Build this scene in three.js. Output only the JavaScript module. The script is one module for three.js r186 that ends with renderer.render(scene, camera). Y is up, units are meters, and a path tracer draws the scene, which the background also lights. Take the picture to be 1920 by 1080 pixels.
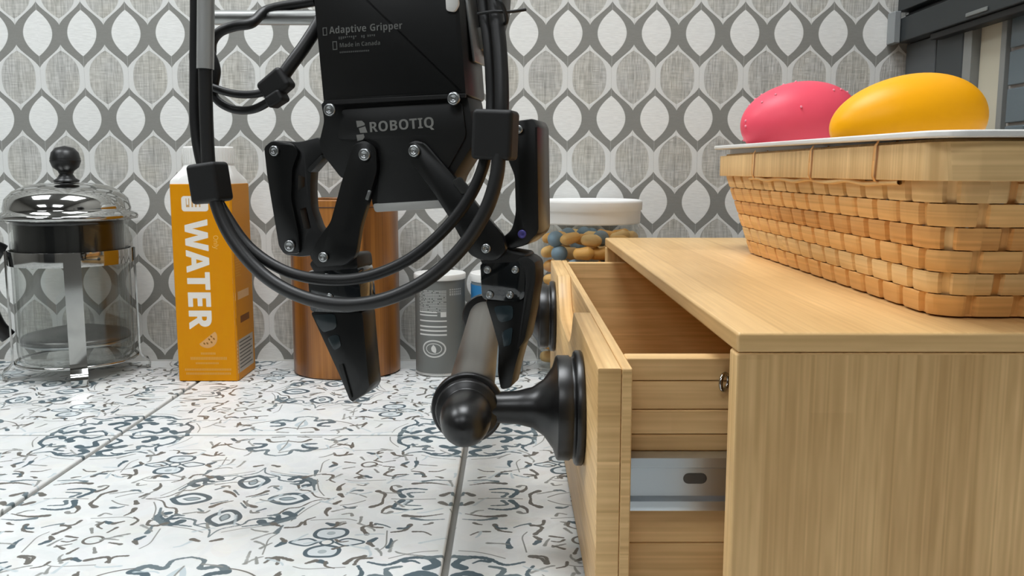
import * as THREE from 'three';
import { RoundedBoxGeometry } from 'three/addons/geometries/RoundedBoxGeometry.js';
import { mergeGeometries, toCreasedNormals } from 'three/addons/utils/BufferGeometryUtils.js';
import { RectAreaLightUniformsLib } from 'three/addons/lights/RectAreaLightUniformsLib.js';

// ---------------------------------------------------------------- camera, light, exposure
const scene = new THREE.Scene();
scene.background = new THREE.Color(0x000000);
const FOCAL = 1660, PITCH = Math.atan(220 / 1660), CAM_H = 0.23;
const camera = new THREE.PerspectiveCamera(2 * Math.atan(540 / FOCAL) * 180 / Math.PI, 1920 / 1080, 0.02, 30);
camera.position.set(0, CAM_H, 0);
camera.rotation.x = -PITCH;
scene.add(camera);
const renderer = new THREE.WebGLRenderer({ antialias: true });
renderer.toneMapping = THREE.LinearToneMapping;
renderer.toneMappingExposure = 0.6;
renderer.shadowMap.enabled = true;
RectAreaLightUniformsLib.init();
const CEIL = 1.38, ROOM = { x0: -2.3, x1: 0.475, z0: -1.072, z1: 2.0, floor: -0.9 };
const LAMPS = [   // x, z, width, depth, intensity : luminaires let into the ceiling
  [-0.12, -0.6, 0.55, 0.55, 16], [-1.1, -0.6, 0.55, 0.55, 12.5],
  [-0.28, 0.85, 0.55, 0.55, 4.9], [-1.3, 0.85, 0.55, 0.55, 4.9],
];
const LAMP_TINT = new THREE.Color().setRGB(0.965, 1.0, 1.03);

// ---------------------------------------------------------------- helpers
const V = (x, y, z) => new THREE.Vector3(x, y, z);
function ray(px, py) {           // direction through a pixel of the 1920 x 1080 photograph
  const a = (px - 960) / FOCAL, b = -(py - 540) / FOCAL, c = Math.cos(PITCH), s = Math.sin(PITCH);
  return V(a, b * c - s, -b * s - c);
}
function at(px, py, d) { const v = ray(px, py); return v.multiplyScalar(d / -v.z).add(V(0, CAM_H, 0)); }         // on the upright plane z = -d
function onLevel(px, py, y = 0) { const v = ray(px, py); return v.multiplyScalar((y - CAM_H) / v.y).add(V(0, CAM_H, 0)); }
const hAt = (py, d) => at(960, py, d).y;
function rng(seed) { let a = seed >>> 0; return () => { a = (a + 0x6D2B79F5) | 0; let t = Math.imul(a ^ (a >>> 15), 1 | a); t = (t + Math.imul(t ^ (t >>> 7), 61 | t)) ^ t; return ((t ^ (t >>> 14)) >>> 0) / 4294967296; }; }
function makeNoise(seed) {
  const r = rng(seed), T = new Float32Array(65536); for (let i = 0; i < 65536; i++) T[i] = r();
  const at2 = (x, y, px, py) => T[((((y % py) + py) % py) * 257 + (((x % px) + px) % px) * 1) & 65535];
  return (x, y, px = 256, py = 256) => {
    const xi = Math.floor(x), yi = Math.floor(y); let u = x - xi, v = y - yi; u = u * u * (3 - 2 * u); v = v * v * (3 - 2 * v);
    const a = at2(xi, yi, px, py), b = at2(xi + 1, yi, px, py), c = at2(xi, yi + 1, px, py), d = at2(xi + 1, yi + 1, px, py);
    return a + (b - a) * u + (c - a) * v + (a - b - c + d) * u * v;
  };
}
const noise = makeNoise(11);
const clamp = (x, a = 0, b = 1) => Math.min(b, Math.max(a, x));
const mix = (a, b, t) => a + (b - a) * t;
const mix3 = (a, b, t) => [mix(a[0], b[0], t), mix(a[1], b[1], t), mix(a[2], b[2], t)];
function dataTexture(w, h, fn, srgb = true) {       // fn(x, y) -> [r, g, b] 0..255, row 0 at the bottom
  const d = new Uint8Array(w * h * 4);
  for (let y = 0; y < h; y++) for (let x = 0; x < w; x++) { const c = fn(x, y), i = (y * w + x) * 4; d[i] = c[0]; d[i + 1] = c[1]; d[i + 2] = c[2]; d[i + 3] = 255; }
  const t = new THREE.DataTexture(d, w, h); t.wrapS = t.wrapT = THREE.RepeatWrapping; t.magFilter = THREE.LinearFilter; t.minFilter = THREE.LinearMipmapLinearFilter; t.generateMipmaps = true;
  if (srgb) t.colorSpace = THREE.SRGBColorSpace; t.needsUpdate = true; return t;
}
function canvasTexture(w, h, draw) {
  const c = document.createElement('canvas'); c.width = w; c.height = h; draw(c.getContext('2d'), w, h);
  const t = new THREE.CanvasTexture(c); t.colorSpace = THREE.SRGBColorSpace; t.anisotropy = 8; return t;
}
function metricUV(geo, grain = 0, off = [0, 0], scale = 1) {      // uv in metres, u along the grain axis
  const g = geo.index ? geo.toNonIndexed() : geo; const p = g.attributes.position, n = g.attributes.normal, uv = new Float32Array(p.count * 2), P = [], N = [];
  for (let i = 0; i < p.count; i++) {
    P[0] = p.getX(i); P[1] = p.getY(i); P[2] = p.getZ(i); N[0] = Math.abs(n.getX(i)); N[1] = Math.abs(n.getY(i)); N[2] = Math.abs(n.getZ(i));
    const k = N[0] >= N[1] && N[0] >= N[2] ? 0 : N[1] >= N[2] ? 1 : 2;
    let a = grain; if (k === grain) a = (grain + 1) % 3; const b = 3 - k - a;
    uv[2 * i] = (P[a] + off[0]) * scale; uv[2 * i + 1] = (P[b] + off[1] + (k === grain ? 0.31 : 0)) * scale;
  }
  g.setAttribute('uv', new THREE.BufferAttribute(uv, 2)); return g;
}
const taken = {};
function numbered(name) { const n = taken[name] = (taken[name] ?? -1) + 1; return n ? name + '_' + String(n).padStart(3, '0') : name; }
function shade(o) { o.traverse((m) => { if (m.isMesh) { m.castShadow = true; m.receiveShadow = true; } }); return o; }
function thing(name, label, category, pos = [0, 0, 0], group) {
  const o = new THREE.Group(); o.name = numbered(name); o.position.set(...pos); o.userData = { label, category }; if (group) o.userData.group = group; scene.add(o); return o;
}
function part(parent, name, geo, mat, pos, label) {
  const m = new THREE.Mesh(geo, mat); m.name = name; if (pos) m.position.set(...pos); m.castShadow = m.receiveShadow = true; if (label) m.userData.label = label; parent.add(m); return m;
}
function struct(name, label, geo, mat, pos) {
  const m = new THREE.Mesh(geo, mat); m.name = name; if (pos) m.position.set(...pos); m.castShadow = m.receiveShadow = true; m.userData = { kind: 'structure', label, category: name.split('_')[0] }; scene.add(m); return m;
}
function solo(name, label, category, geo, mat, pos, group) {
  const m = new THREE.Mesh(geo, mat); m.name = numbered(name); if (pos) m.position.set(...pos); m.castShadow = m.receiveShadow = true; m.userData = { label, category }; if (group) m.userData.group = group; scene.add(m); return m;
}
const std = (hex, rough = 0.6, metal = 0, extra = {}) => new THREE.MeshStandardMaterial({ color: hex, roughness: rough, metalness: metal, ...extra });
const phys = (hex, rough = 0.6, extra = {}) => new THREE.MeshPhysicalMaterial({ color: hex, roughness: rough, ...extra });
function boxMM(x0, x1, y0, y1, z0, z1, r = 0.0012, grain = 0, off) {   // a rounded box from its limits, uv in metres
  const g = new RoundedBoxGeometry(x1 - x0, y1 - y0, z1 - z0, 2, Math.min(r, (x1 - x0) / 2.1, (y1 - y0) / 2.1, (z1 - z0) / 2.1));
  g.translate((x0 + x1) / 2, (y0 + y1) / 2, (z0 + z1) / 2); return metricUV(g, grain, off);
}
const lathe = (pts, seg = 48) => new THREE.LatheGeometry(pts.map((p) => new THREE.Vector2(p[0], p[1])), seg);
const tube = (pts, r, seg = 60, rs = 12, closed = false) => new THREE.TubeGeometry(new THREE.CatmullRomCurve3(pts, closed, 'centripetal'), seg, r, rs, closed);

// ---------------------------------------------------------------- surfaces
const PX = 0.0520, PY = 0.0989;        // wallpaper repeat in metres
function wallpaperTextures() {
  const NX = 8, NY = 4, W = 1664, H = 1584, k = PX / 82;      // k: metres for one unit of the motif as measured (82 units wide)
  const S = (q) => { const u = clamp(q); return 0.45 * u + 0.55 * u * u * (3 - 2 * u); };
  const cellHalf = (t) => (t < 18 ? 41 : 41 * (1 - S((t - 18) / 44)));
  const lens = (x, y, hw, hh, pw) => hw * (1 - Math.pow(Math.min(1, Math.abs(y) / hh), pw)) - Math.abs(x);
  const ht = new Uint8Array(W * H);
  const white = [232, 233, 230], band = [136, 136, 131], ring = [220, 221, 218], grey = [184, 184, 180];
  const map = dataTexture(W, H, (ix, iy) => {
    const X = (ix / W) * NX * PX, Y = (iy / H) * NY * PY;
    const yy = Y / k; const perY = PY / k;                      // about 156 units
    let row = Math.round(yy / perY), vy = yy - row * perY;      // about the white row
    let vx = X / k - Math.round(X / k / 82) * 82;
    let isWhite = Math.abs(vx) <= cellHalf(Math.abs(vy) * 160 / 156);
    let col, hgt = 128; const fine = noise(ix * 0.9, iy * 0.9) - 0.5, weft = noise(ix * 0.05, iy * 0.35, 256, 256) - 0.5;
    if (isWhite) {
      const e = lens(vx, vy - 3, 27, 42, 2.0);
      const t = clamp(e / 1.2 + 0.5); col = mix3(band, white, t); hgt = mix(120, 150 + 26 * weft, t);
      const n = 7 * fine + (t > 0.5 ? 10 * weft : 5 * weft); col = [col[0] + n, col[1] + n, col[2] + n];
    } else {
      const wx = vx - Math.sign(vx || 1) * 41, wy = vy - Math.sign(vy || 1) * perY / 2;
      const e = lens(wx, wy, 31.5, 49, 2.8);
      const t = clamp(e / 1.6 + 0.5);
      const warp = noise(ix * 0.22, iy * 0.025 + 40) - 0.5, we = noise(ix * 0.03 + 9, iy * 0.2) - 0.5, warm = noise(ix * 0.012, iy * 0.012 + 77);
      const rib = Math.exp(-Math.pow((wx + 1) / 2.2, 2)) * 22 * (noise(ix * 0.02, iy * 0.03 + 5));
      const g = [grey[0] + 32 * warp + 20 * we - rib + 5 * warm, grey[1] + 32 * warp + 20 * we - rib + 3 * warm, grey[2] + 32 * warp + 20 * we - rib - 2 * warm];
      col = mix3(ring, g, t); hgt = mix(170, 110 + 90 * warp + 50 * we, t);
      const n = 8 * fine; col = [col[0] + n, col[1] + n, col[2] + n];
    }
    ht[iy * W + ix] = clamp(hgt, 0, 255);
    return [clamp(col[0], 0, 255), clamp(col[1], 0, 255), clamp(col[2], 0, 255)];
  });
  const bump = dataTexture(W, H, (x, y) => { const h = ht[y * W + x]; return [h, h, h]; }, false);
  for (const t of [map, bump]) t.repeat.set(1 / (NX * PX), 1 / (NY * PY));
  return { map, bump };
}
const wpT = wallpaperTextures();
const M = {};
M.wallpaper = std(0xffffff, 0.75, 0, { map: wpT.map, bumpMap: wpT.bump, bumpScale: 0.0007 });
M.paint = std(0x9b9994, 0.85);
M.ceiling = std(0x9a9a98, 0.9);
M.floor = std(0x8d8a85, 0.7);

// patterned ceramic tile: one print, drawn in tile units (u to the right, v towards the front)
const TILE = 0.307;
const tilePrint = canvasTexture(1400, 1400, (c, W) => {
  const r = rng(5), dark = '#52636b', mid = '#6a787d', brown = '#6a6761', thin = '#8b8c88', pale = '#bfcace';
  c.scale(W, W); c.fillStyle = '#e0e2e1'; c.fillRect(0, 0, 1, 1);
  for (let i = 0; i < 900; i++) { c.globalAlpha = 0.06 + 0.1 * r(); c.fillStyle = ['#cfd4d6', '#ecebe6', '#d9d2c8', '#f2f2ee', '#c9cbca'][i % 5]; c.beginPath(); c.ellipse(r(), r(), 0.01 + 0.05 * r(), 0.006 + 0.03 * r(), 3 * r(), 0, 7); c.fill(); }
  c.globalAlpha = 1; c.lineCap = 'round'; c.lineJoin = 'round';
  const path = (pts, col, w, fill, close) => {               // smooth stroke through points
    c.beginPath(); c.moveTo(pts[0][0], pts[0][1]);
    for (let i = 1; i < pts.length - 1; i++) c.quadraticCurveTo(pts[i][0], pts[i][1], (pts[i][0] + pts[i + 1][0]) / 2, (pts[i][1] + pts[i + 1][1]) / 2);
    c.lineTo(pts[pts.length - 1][0], pts[pts.length - 1][1]); if (close) c.closePath();
    if (fill) { c.fillStyle = fill; c.fill(); } if (w) { c.strokeStyle = col; c.lineWidth = w; c.stroke(); }
  };
  const brush = (pts, col, w0, w1) => {                      // stroke that swells from w0 to w1
    const q = []; for (let i = 0; i < pts.length - 1; i++) for (let k = 0; k < 12; k++) { const t = k / 12, p0 = pts[Math.max(0, i - 1)], p1 = pts[i], p2 = pts[i + 1], p3 = pts[Math.min(pts.length - 1, i + 2)];
      const f = (a) => 0.5 * (2 * p1[a] + (p2[a] - p0[a]) * t + (2 * p0[a] - 5 * p1[a] + 4 * p2[a] - p3[a]) * t * t + (3 * p1[a] - p0[a] - 3 * p2[a] + p3[a]) * t * t * t); q.push([f(0), f(1)]); }
    q.push(pts[pts.length - 1]); c.fillStyle = col;
    q.forEach((p, i) => { const w = 1.22 * mix(w0, w1, i / q.length) * (0.8 + 0.4 * r()); c.beginPath(); c.arc(p[0], p[1], w / 2, 0, 7); c.fill(); });
  };
  const about = (x, y, a, fn, sx = 1, sy = 1) => { c.save(); c.translate(x, y); c.rotate(a); c.scale(sx, sy); fn(); c.restore(); };
  // centre medallion: ogee diamond
  for (let q = 0; q < 4; q++) for (const m of [1, -1]) about(0.5, 0.5, q * Math.PI / 2, () => {
    brush([[0, -0.215], [0.012, -0.175], [0.05, -0.15], [0.06, -0.125], [0.1, -0.11]], q % 2 ? brown : mid, 0.003, 0.006);
    brush([[0.1, -0.115], [0.13, -0.12], [0.148, -0.1], [0.13, -0.085]], dark, 0.008, 0.015);
    brush([[0.055, -0.16], [0.09, -0.15], [0.115, -0.145], [0.15, -0.115]], mid, 0.004, 0.012);
    brush([[0.012, -0.235], [0.03, -0.225]], brown, 0.006, 0.01);
    path([[0.02, -0.19], [0.05, -0.172], [0.09, -0.16], [0.13, -0.15]], thin, 0.003);
  }, m, 1);
  for (let q = 0; q < 4; q++) about(0.5, 0.5, q * Math.PI / 2, () => {      // four buds and the small cross of leaves
    path([[0, -0.155], [0.03, -0.135], [0.035, -0.105], [0, -0.06], [-0.035, -0.105], [-0.03, -0.135], [0, -0.155]], dark, 0.013, '#dfe3e3', true);
    path([[0, -0.13], [0.014, -0.112], [0, -0.085], [-0.014, -0.112], [0, -0.13]], mid, 0.004, '#9aa8ad', true);
    brush([[0.012, -0.012], [0.035, -0.028], [0.05, -0.05]], brown, 0.003, 0.011);
    brush([[0.025, -0.01], [0.055, -0.03]], mid, 0.003, 0.006);
    brush([[0.06, -0.075], [0.075, -0.06]], mid, 0.006, 0.004);
  });
  // flowers on the diagonals, each in a thin scalloped frame
  const frame = () => { for (let q = 0; q < 4; q++) { c.save(); c.rotate(q * Math.PI / 2 + Math.PI / 4); path([[0.04, -0.122], [0.07, -0.098], [0.1, -0.075], [0.108, -0.05]], thin, 0.003); brush([[0.02, -0.125], [0.0, -0.112], [-0.02, -0.125]], brown, 0.006, 0.006); c.restore(); }
    for (let q = 0; q < 4; q++) { c.save(); c.rotate(q * Math.PI / 2); brush([[-0.02, -0.098], [-0.004, -0.088]], dark, 0.006, 0.012); brush([[0.02, -0.098], [0.004, -0.086]], brown, 0.005, 0.01); c.restore(); } };
  const clover = () => { for (let q = 0; q < 4; q++) { c.save(); c.rotate(q * Math.PI / 2); if (q % 2) path([[0, -0.018], [0.02, -0.035], [0.014, -0.055], [0, -0.082], [-0.014, -0.055], [-0.02, -0.035], [0, -0.018]], dark, 0.006, '#d9dedf', true); else { path([[0, -0.014], [0.034, -0.026], [0.032, -0.066], [0, -0.07], [-0.032, -0.066], [-0.034, -0.026], [0, -0.014]], dark, 0.0085, '#d3dadc', true); c.fillStyle = '#aab5b8'; c.beginPath(); c.arc(0, -0.045, 0.009, 0, 7); c.fill(); } c.restore(); }
    c.fillStyle = '#e3e3df'; c.strokeStyle = dark; c.lineWidth = 0.005; c.beginPath(); c.arc(0, 0, 0.013, 0, 7); c.fill(); c.stroke(); };
  const daisy = () => { c.strokeStyle = brown; c.lineWidth = 0.006; c.beginPath(); c.arc(0, 0, 0.019, 0, 7); c.stroke(); for (let q = 0; q < 8; q++) { c.save(); c.rotate(q * Math.PI / 4 + 0.3); brush([[0, -0.04], [0, -0.068]], q % 2 ? thin : brown, 0.004, 0.007); c.restore(); } };
  about(0.26, 0.26, 0, () => { frame(); clover(); }); about(0.75, 0.74, 0, () => { frame(); clover(); });
  about(0.76, 0.26, 0, () => { frame(); daisy(); }); about(0.27, 0.73, 0, () => { frame(); daisy(); });
  // edges: fans, sprigs and brackets
  for (let q = 0; q < 4; q++) about(0.5, 0.5, q * Math.PI / 2, () => {
    for (const m of [1, -1]) { c.save(); c.scale(m, 1);
      if (q % 2) {
        brush([[0.012, -0.375], [0.05, -0.36], [0.066, -0.39], [0.06, -0.425]], dark, 0.012, 0.005);
        brush([[0.012, -0.395], [0.036, -0.385], [0.042, -0.42]], mid, 0.009, 0.004);
        brush([[0.0, -0.33], [0.03, -0.33], [0.05, -0.31]], brown, 0.004, 0.011);
        brush([[0.022, -0.465], [0.038, -0.48]], brown, 0.012, 0.008); brush([[0.024, -0.49], [0.04, -0.487]], mid, 0.008, 0.006);
        brush([[0.09, -0.475], [0.105, -0.43], [0.1, -0.39]], brown, 0.003, 0.012);
        brush([[0.12, -0.48], [0.125, -0.44], [0.115, -0.41]], mid, 0.003, 0.01);
        path([[0.01, -0.29], [0.03, -0.27], [0.04, -0.24]], thin, 0.004);
      } else {
        brush([[0.0, -0.31], [0.03, -0.325], [0.035, -0.36], [0.07, -0.35], [0.09, -0.375]], mid, 0.005, 0.015);
        brush([[0.09, -0.375], [0.06, -0.385], [0.055, -0.41], [0.085, -0.415]], dark, 0.014, 0.008);
        brush([[0.0, -0.44], [0.04, -0.43], [0.06, -0.455]], brown, 0.004, 0.01);
        brush([[0.02, -0.48], [0.05, -0.475]], thin, 0.006, 0.008);
        brush([[0.1, -0.46], [0.14, -0.44], [0.16, -0.46]], dark, 0.004, 0.01);
        path([[0.09, -0.36], [0.13, -0.37], [0.17, -0.42]], brown, 0.004);
        path([[0.0, -0.36], [0.02, -0.4], [0, -0.42]], pale, 0.012);
      }
      brush([[0.15, -0.335], [0.165, -0.31], [0.2, -0.325]], brown, 0.005, 0.009);
      brush([[0.15, -0.41], [0.18, -0.4], [0.19, -0.375]], brown, 0.01, 0.004);
      c.restore(); }
    path([[0, -0.35], [0.005, -0.4], [0, -0.45]], thin, 0.004);
  });
  // corners: large scrolled rosette shared by four tiles
  for (let q = 0; q < 4; q++) about(0.5, 0.5, q * Math.PI / 2, () => { for (const m of [1, -1]) { c.save(); c.translate(0.5, 0.5); c.rotate(-Math.PI / 4); c.scale(m, 1);
      brush([[0.012, -0.225], [0.03, -0.19], [0.075, -0.185], [0.105, -0.16], [0.1, -0.125], [0.075, -0.125]], dark, 0.005, 0.016);
      brush([[0.02, -0.035], [0.02, -0.07], [0.06, -0.085], [0.055, -0.115], [0.03, -0.12]], dark, 0.007, 0.019);
      brush([[0.105, -0.16], [0.135, -0.14], [0.145, -0.12]], mid, 0.012, 0.007);
      brush([[0.09, -0.085], [0.07, -0.055], [0.03, -0.02]], mid, 0.013, 0.005);
      brush([[0.004, -0.15], [0.018, -0.175], [0.045, -0.165]], mid, 0.011, 0.006);
      brush([[0.0, -0.26], [0.022, -0.252]], brown, 0.006, 0.01);
      path([[0.05, -0.21], [0.1, -0.2], [0.14, -0.17]], thin, 0.003);
      c.restore(); } });
  // small commas and leaves filling the ground, mirrored like the rest of the print
  for (let i = 0; i < 26; i++) {
    const ax = 0.04 + 0.42 * r(), ay = -0.46 + 0.42 * r(), an = r() * 6.28, len = 0.018 + 0.026 * r(), cu = (r() - 0.5) * 0.03, w = 0.005 + 0.006 * r(), col = [brown, mid, thin, dark, brown][i % 5];
    for (let q = 0; q < 2; q++) for (const m of [1, -1]) about(0.5, 0.5, q * Math.PI, () => { c.translate(ax, ay); c.rotate(an); brush([[0, 0], [len * 0.5, cu], [len, cu * 0.3]], col, 0.003, w); }, m, 1);
  }
  for (let i = 0; i < 150; i++) { const a = r(), b = r(), q = r() * 6; c.globalAlpha = 0.55; about(a, b, q, () => brush([[0, 0], [0.014, 0.006 * r()], [0.03 + 0.03 * r(), 0]], r() > 0.5 ? thin : pale, 0.003, 0.007)); }
  c.globalAlpha = 1;
});
M.tile = phys(0xffffff, 0.3, { map: tilePrint, specularIntensity: 0.6 });
M.grout = std(0x7f7d78, 0.9);
M.counterBody = std(0x9a968f, 0.8);

function bamboo(seed, base, contrast, strip = 0.02) {
  const W = 1024, H = 512, n = makeNoise(seed), span = [0.8, 0.4];
  const t = dataTexture(W, H, (x, y) => {
    const v = y / H * span[1], s = Math.floor(v / strip), tone = (n(s * 7.3 + 3, 5.5) - 0.5) * 2 + (n(s * 3.1, Math.floor(x / W * 3 + n(s * 5, 1) * 3) * 9.7) - 0.5);
    const streak = n(x * 0.012, y * 0.9, 256, 256) - 0.5, fine = n(x * 0.05 + 30, y * 0.55 + 9) - 0.5, blot = n(x * 0.01 + 3, y * 0.03 + 8) - 0.5;
    const edge = Math.abs(v / strip - Math.round(v / strip)) < 0.03 ? -0.5 : 0;
    const k = contrast * (0.5 * tone + 1.0 * streak + 0.5 * fine + 0.8 * blot + edge);
    return [clamp(base[0] * (1 + 0.22 * k), 0, 255), clamp(base[1] * (1 + 0.28 * k), 0, 255), clamp(base[2] * (1 + 0.38 * k), 0, 255)];
  });
  t.repeat.set(1 / span[0], 1 / span[1]); return t;
}
const BAMBOO = [226, 186, 128];        // one wood for the whole cabinet; the textures differ in grain only
M.bambooTop = phys(0xffffff, 0.38, { map: bamboo(3, BAMBOO, 0.28, 0.04) });
M.bambooSide = phys(0xffffff, 0.5, { map: bamboo(4, BAMBOO, 0.5, 0.019) });
M.bambooFront = phys(0xffffff, 0.42, { map: bamboo(6, BAMBOO, 0.5, 0.022) });
M.drawerWood = std(0xffffff, 0.6, 0, { map: bamboo(8, BAMBOO, 0.4, 0.03) });
M.splint = std(0xffffff, 0.6, 0, { map: bamboo(9, [236, 184, 116], 0.4, 0.006) });
M.splintPale = std(0xffffff, 0.6, 0, { map: bamboo(10, [232, 194, 136], 0.4, 0.006) });
M.splintDark = std(0xffffff, 0.6, 0, { map: bamboo(12, [222, 164, 96], 0.45, 0.006) });
M.chrome = std(0xb7b7b4, 0.08, 1);
M.steel = std(0xb9bcbe, 0.28, 1);
M.zinc = std(0xc6cdd2, 0.33, 1);
M.alu = std(0xa3a4a2, 0.38, 1);
M.black = phys(0x0d0d0d, 0.38);
M.blackMatte = std(0x0b0b0b, 0.6);
M.blackGloss = phys(0x090909, 0.12, { clearcoat: 0.6, clearcoatRoughness: 0.08 });
M.blackMetal = phys(0x0d0c0c, 0.34, { clearcoat: 0.2, clearcoatRoughness: 0.3 });
M.cable = phys(0x1b1b1b, 0.42);
M.cableDark = phys(0x101010, 0.45);
M.glass = phys(0xf6f7f6, 0.02, { transmission: 1, thickness: 0, ior: 1.45 });
M.whitePlastic = phys(0xe9e8e4, 0.35);
M.screw = std(0xaeb1b1, 0.3, 1);

// ---------------------------------------------------------------- the room
const D_WALL = 1.072;
{
  const { x0, x1, z0, z1, floor } = ROOM, T = 0.08, top = CEIL;
  // patterned wall: uv in metres, shifted so that a white lens falls where the photograph has one
  const g = new THREE.BoxGeometry(x1 + T - (x0 - T), top - floor, T); g.translate((x0 + x1) / 2, (top + floor) / 2, z0 - T / 2);
  struct('wall_back', 'wall papered with grey and white ogee lattice', metricUV(g, 0, [-0.0657 + 20 * PX, -0.2895 + 20 * PY]), M.wallpaper);
  const side = (name, label, a, b, c, d, e, f) => struct(name, label, new THREE.BoxGeometry(b - a, d - c, f - e), name === 'ceiling' ? M.ceiling : name === 'floor' ? M.floor : M.paint, [(a + b) / 2, (c + d) / 2, (e + f) / 2]);
  side('wall_left', 'plain painted side wall', x0 - T, x0, floor, top, z0, z1);
  side('wall_right', 'plain painted wall behind the dark rail', x1, x1 + T, floor, top, z0, z1);
  side('wall_front', 'plain painted wall facing the papered wall', x0 - T, x1 + T, floor, top, z1, z1 + T);
  side('ceiling', 'white ceiling', x0 - T, x1 + T, top, top + T, z0 - T, z1 + T);
  side('floor', 'grey floor', x0 - T, x1 + T, floor - T, floor, z0 - T, z1 + T);
}
for (const [x, z, w, d, I] of LAMPS) {
  const o = thing('ceiling_light', 'square flush ceiling light panel', 'light', [x, CEIL, z], 'ceiling light panels');
  part(o, 'frame', mergeGeometries([[-1, 0], [1, 0], [0, -1], [0, 1]].map(([a, b]) => { const q = new THREE.BoxGeometry(a ? 0.02 : w + 0.04, 0.02, a ? d : 0.02); q.translate(a * (w / 2 + 0.01), -0.01, b * (d / 2 + 0.01)); return q; })), std(0xe4e4e2, 0.5));
  part(o, 'diffuser', new THREE.BoxGeometry(w, 0.008, d), new THREE.MeshStandardMaterial({ color: 0xf4f4f0, emissive: LAMP_TINT, emissiveIntensity: 7, roughness: 0.6 }), [0, -0.006, 0]);
  const L = new THREE.RectAreaLight(LAMP_TINT, I, w, d); L.position.set(x, CEIL - 0.014, z); L.rotation.x = -Math.PI / 2; L.castShadow = true; scene.add(L);
}
{ // dark cupboard on the wall opposite, mirrored in the chrome
  const o = thing('wall_cupboard', 'tall dark grey cupboard against the painted wall', 'cupboard', [-1.1, ROOM.floor, ROOM.z1 - 0.25]);
  part(o, 'body', new RoundedBoxGeometry(0.9, 1.9, 0.46, 2, 0.01), std(0x2d2e2f, 0.5), [0, 0.95, 0]);
  for (const s of [-1, 1]) part(o, 'door', new RoundedBoxGeometry(0.44, 1.84, 0.02, 2, 0.004), std(0x343536, 0.5), [s * 0.225, 0.95, -0.24]);
}

// counter of patterned tiles
{
  const zLine = -0.7544, xLine = -0.3459, th = 0.008, gap = 0.0042;
  const z0 = ROOM.z0, z1 = zLine + 2 * TILE, xa = xLine - 3 * TILE, xb = ROOM.x1;
  const c = new THREE.Mesh(boxMM(xa, xb, -0.05, -0.003, z0, z1, 0.002), M.grout); c.name = 'tiled_counter'; c.userData = { label: 'counter top laid with patterned blue grey tiles', category: 'counter' }; c.castShadow = c.receiveShadow = true; scene.add(c);
  const body = solo('counter_cupboard', 'plain cupboard under the tiled counter top', 'cupboard', boxMM(xa + 0.03, xb - 0.005, ROOM.floor, -0.05, z0 + 0.002, z1 - 0.03, 0.004), M.counterBody);
  const mk = (w) => { const g = new RoundedBoxGeometry(w - gap, th, TILE - gap, 2, 0.0016), p = g.attributes.position, uv = g.attributes.uv; for (let i = 0; i < p.count; i++) uv.setXY(i, clamp((p.getX(i) + TILE / 2 - (TILE - w) / 2) / TILE), clamp(0.5 - p.getZ(i) / TILE)); g.translate(0, -th / 2, 0); return g; };
  const full = mk(TILE);
  for (let r = -1; r <= 1; r++) for (let k = -3; k <= 2; k++) {
    const left = xLine + k * TILE, w = Math.min(TILE, xb - left); if (w < 0.02) continue;
    part(c, 'tile', w === TILE ? full : mk(w), M.tile, [left + w / 2, 0, zLine + (r + 0.5) * TILE]);
  }
  part(c, 'sealant_strip', boxMM(xa, xb, -0.004, -0.0008, z0, zLine - TILE + 0.0005, 0.0005), std(0xb9b8b3, 0.7));
}

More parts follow.
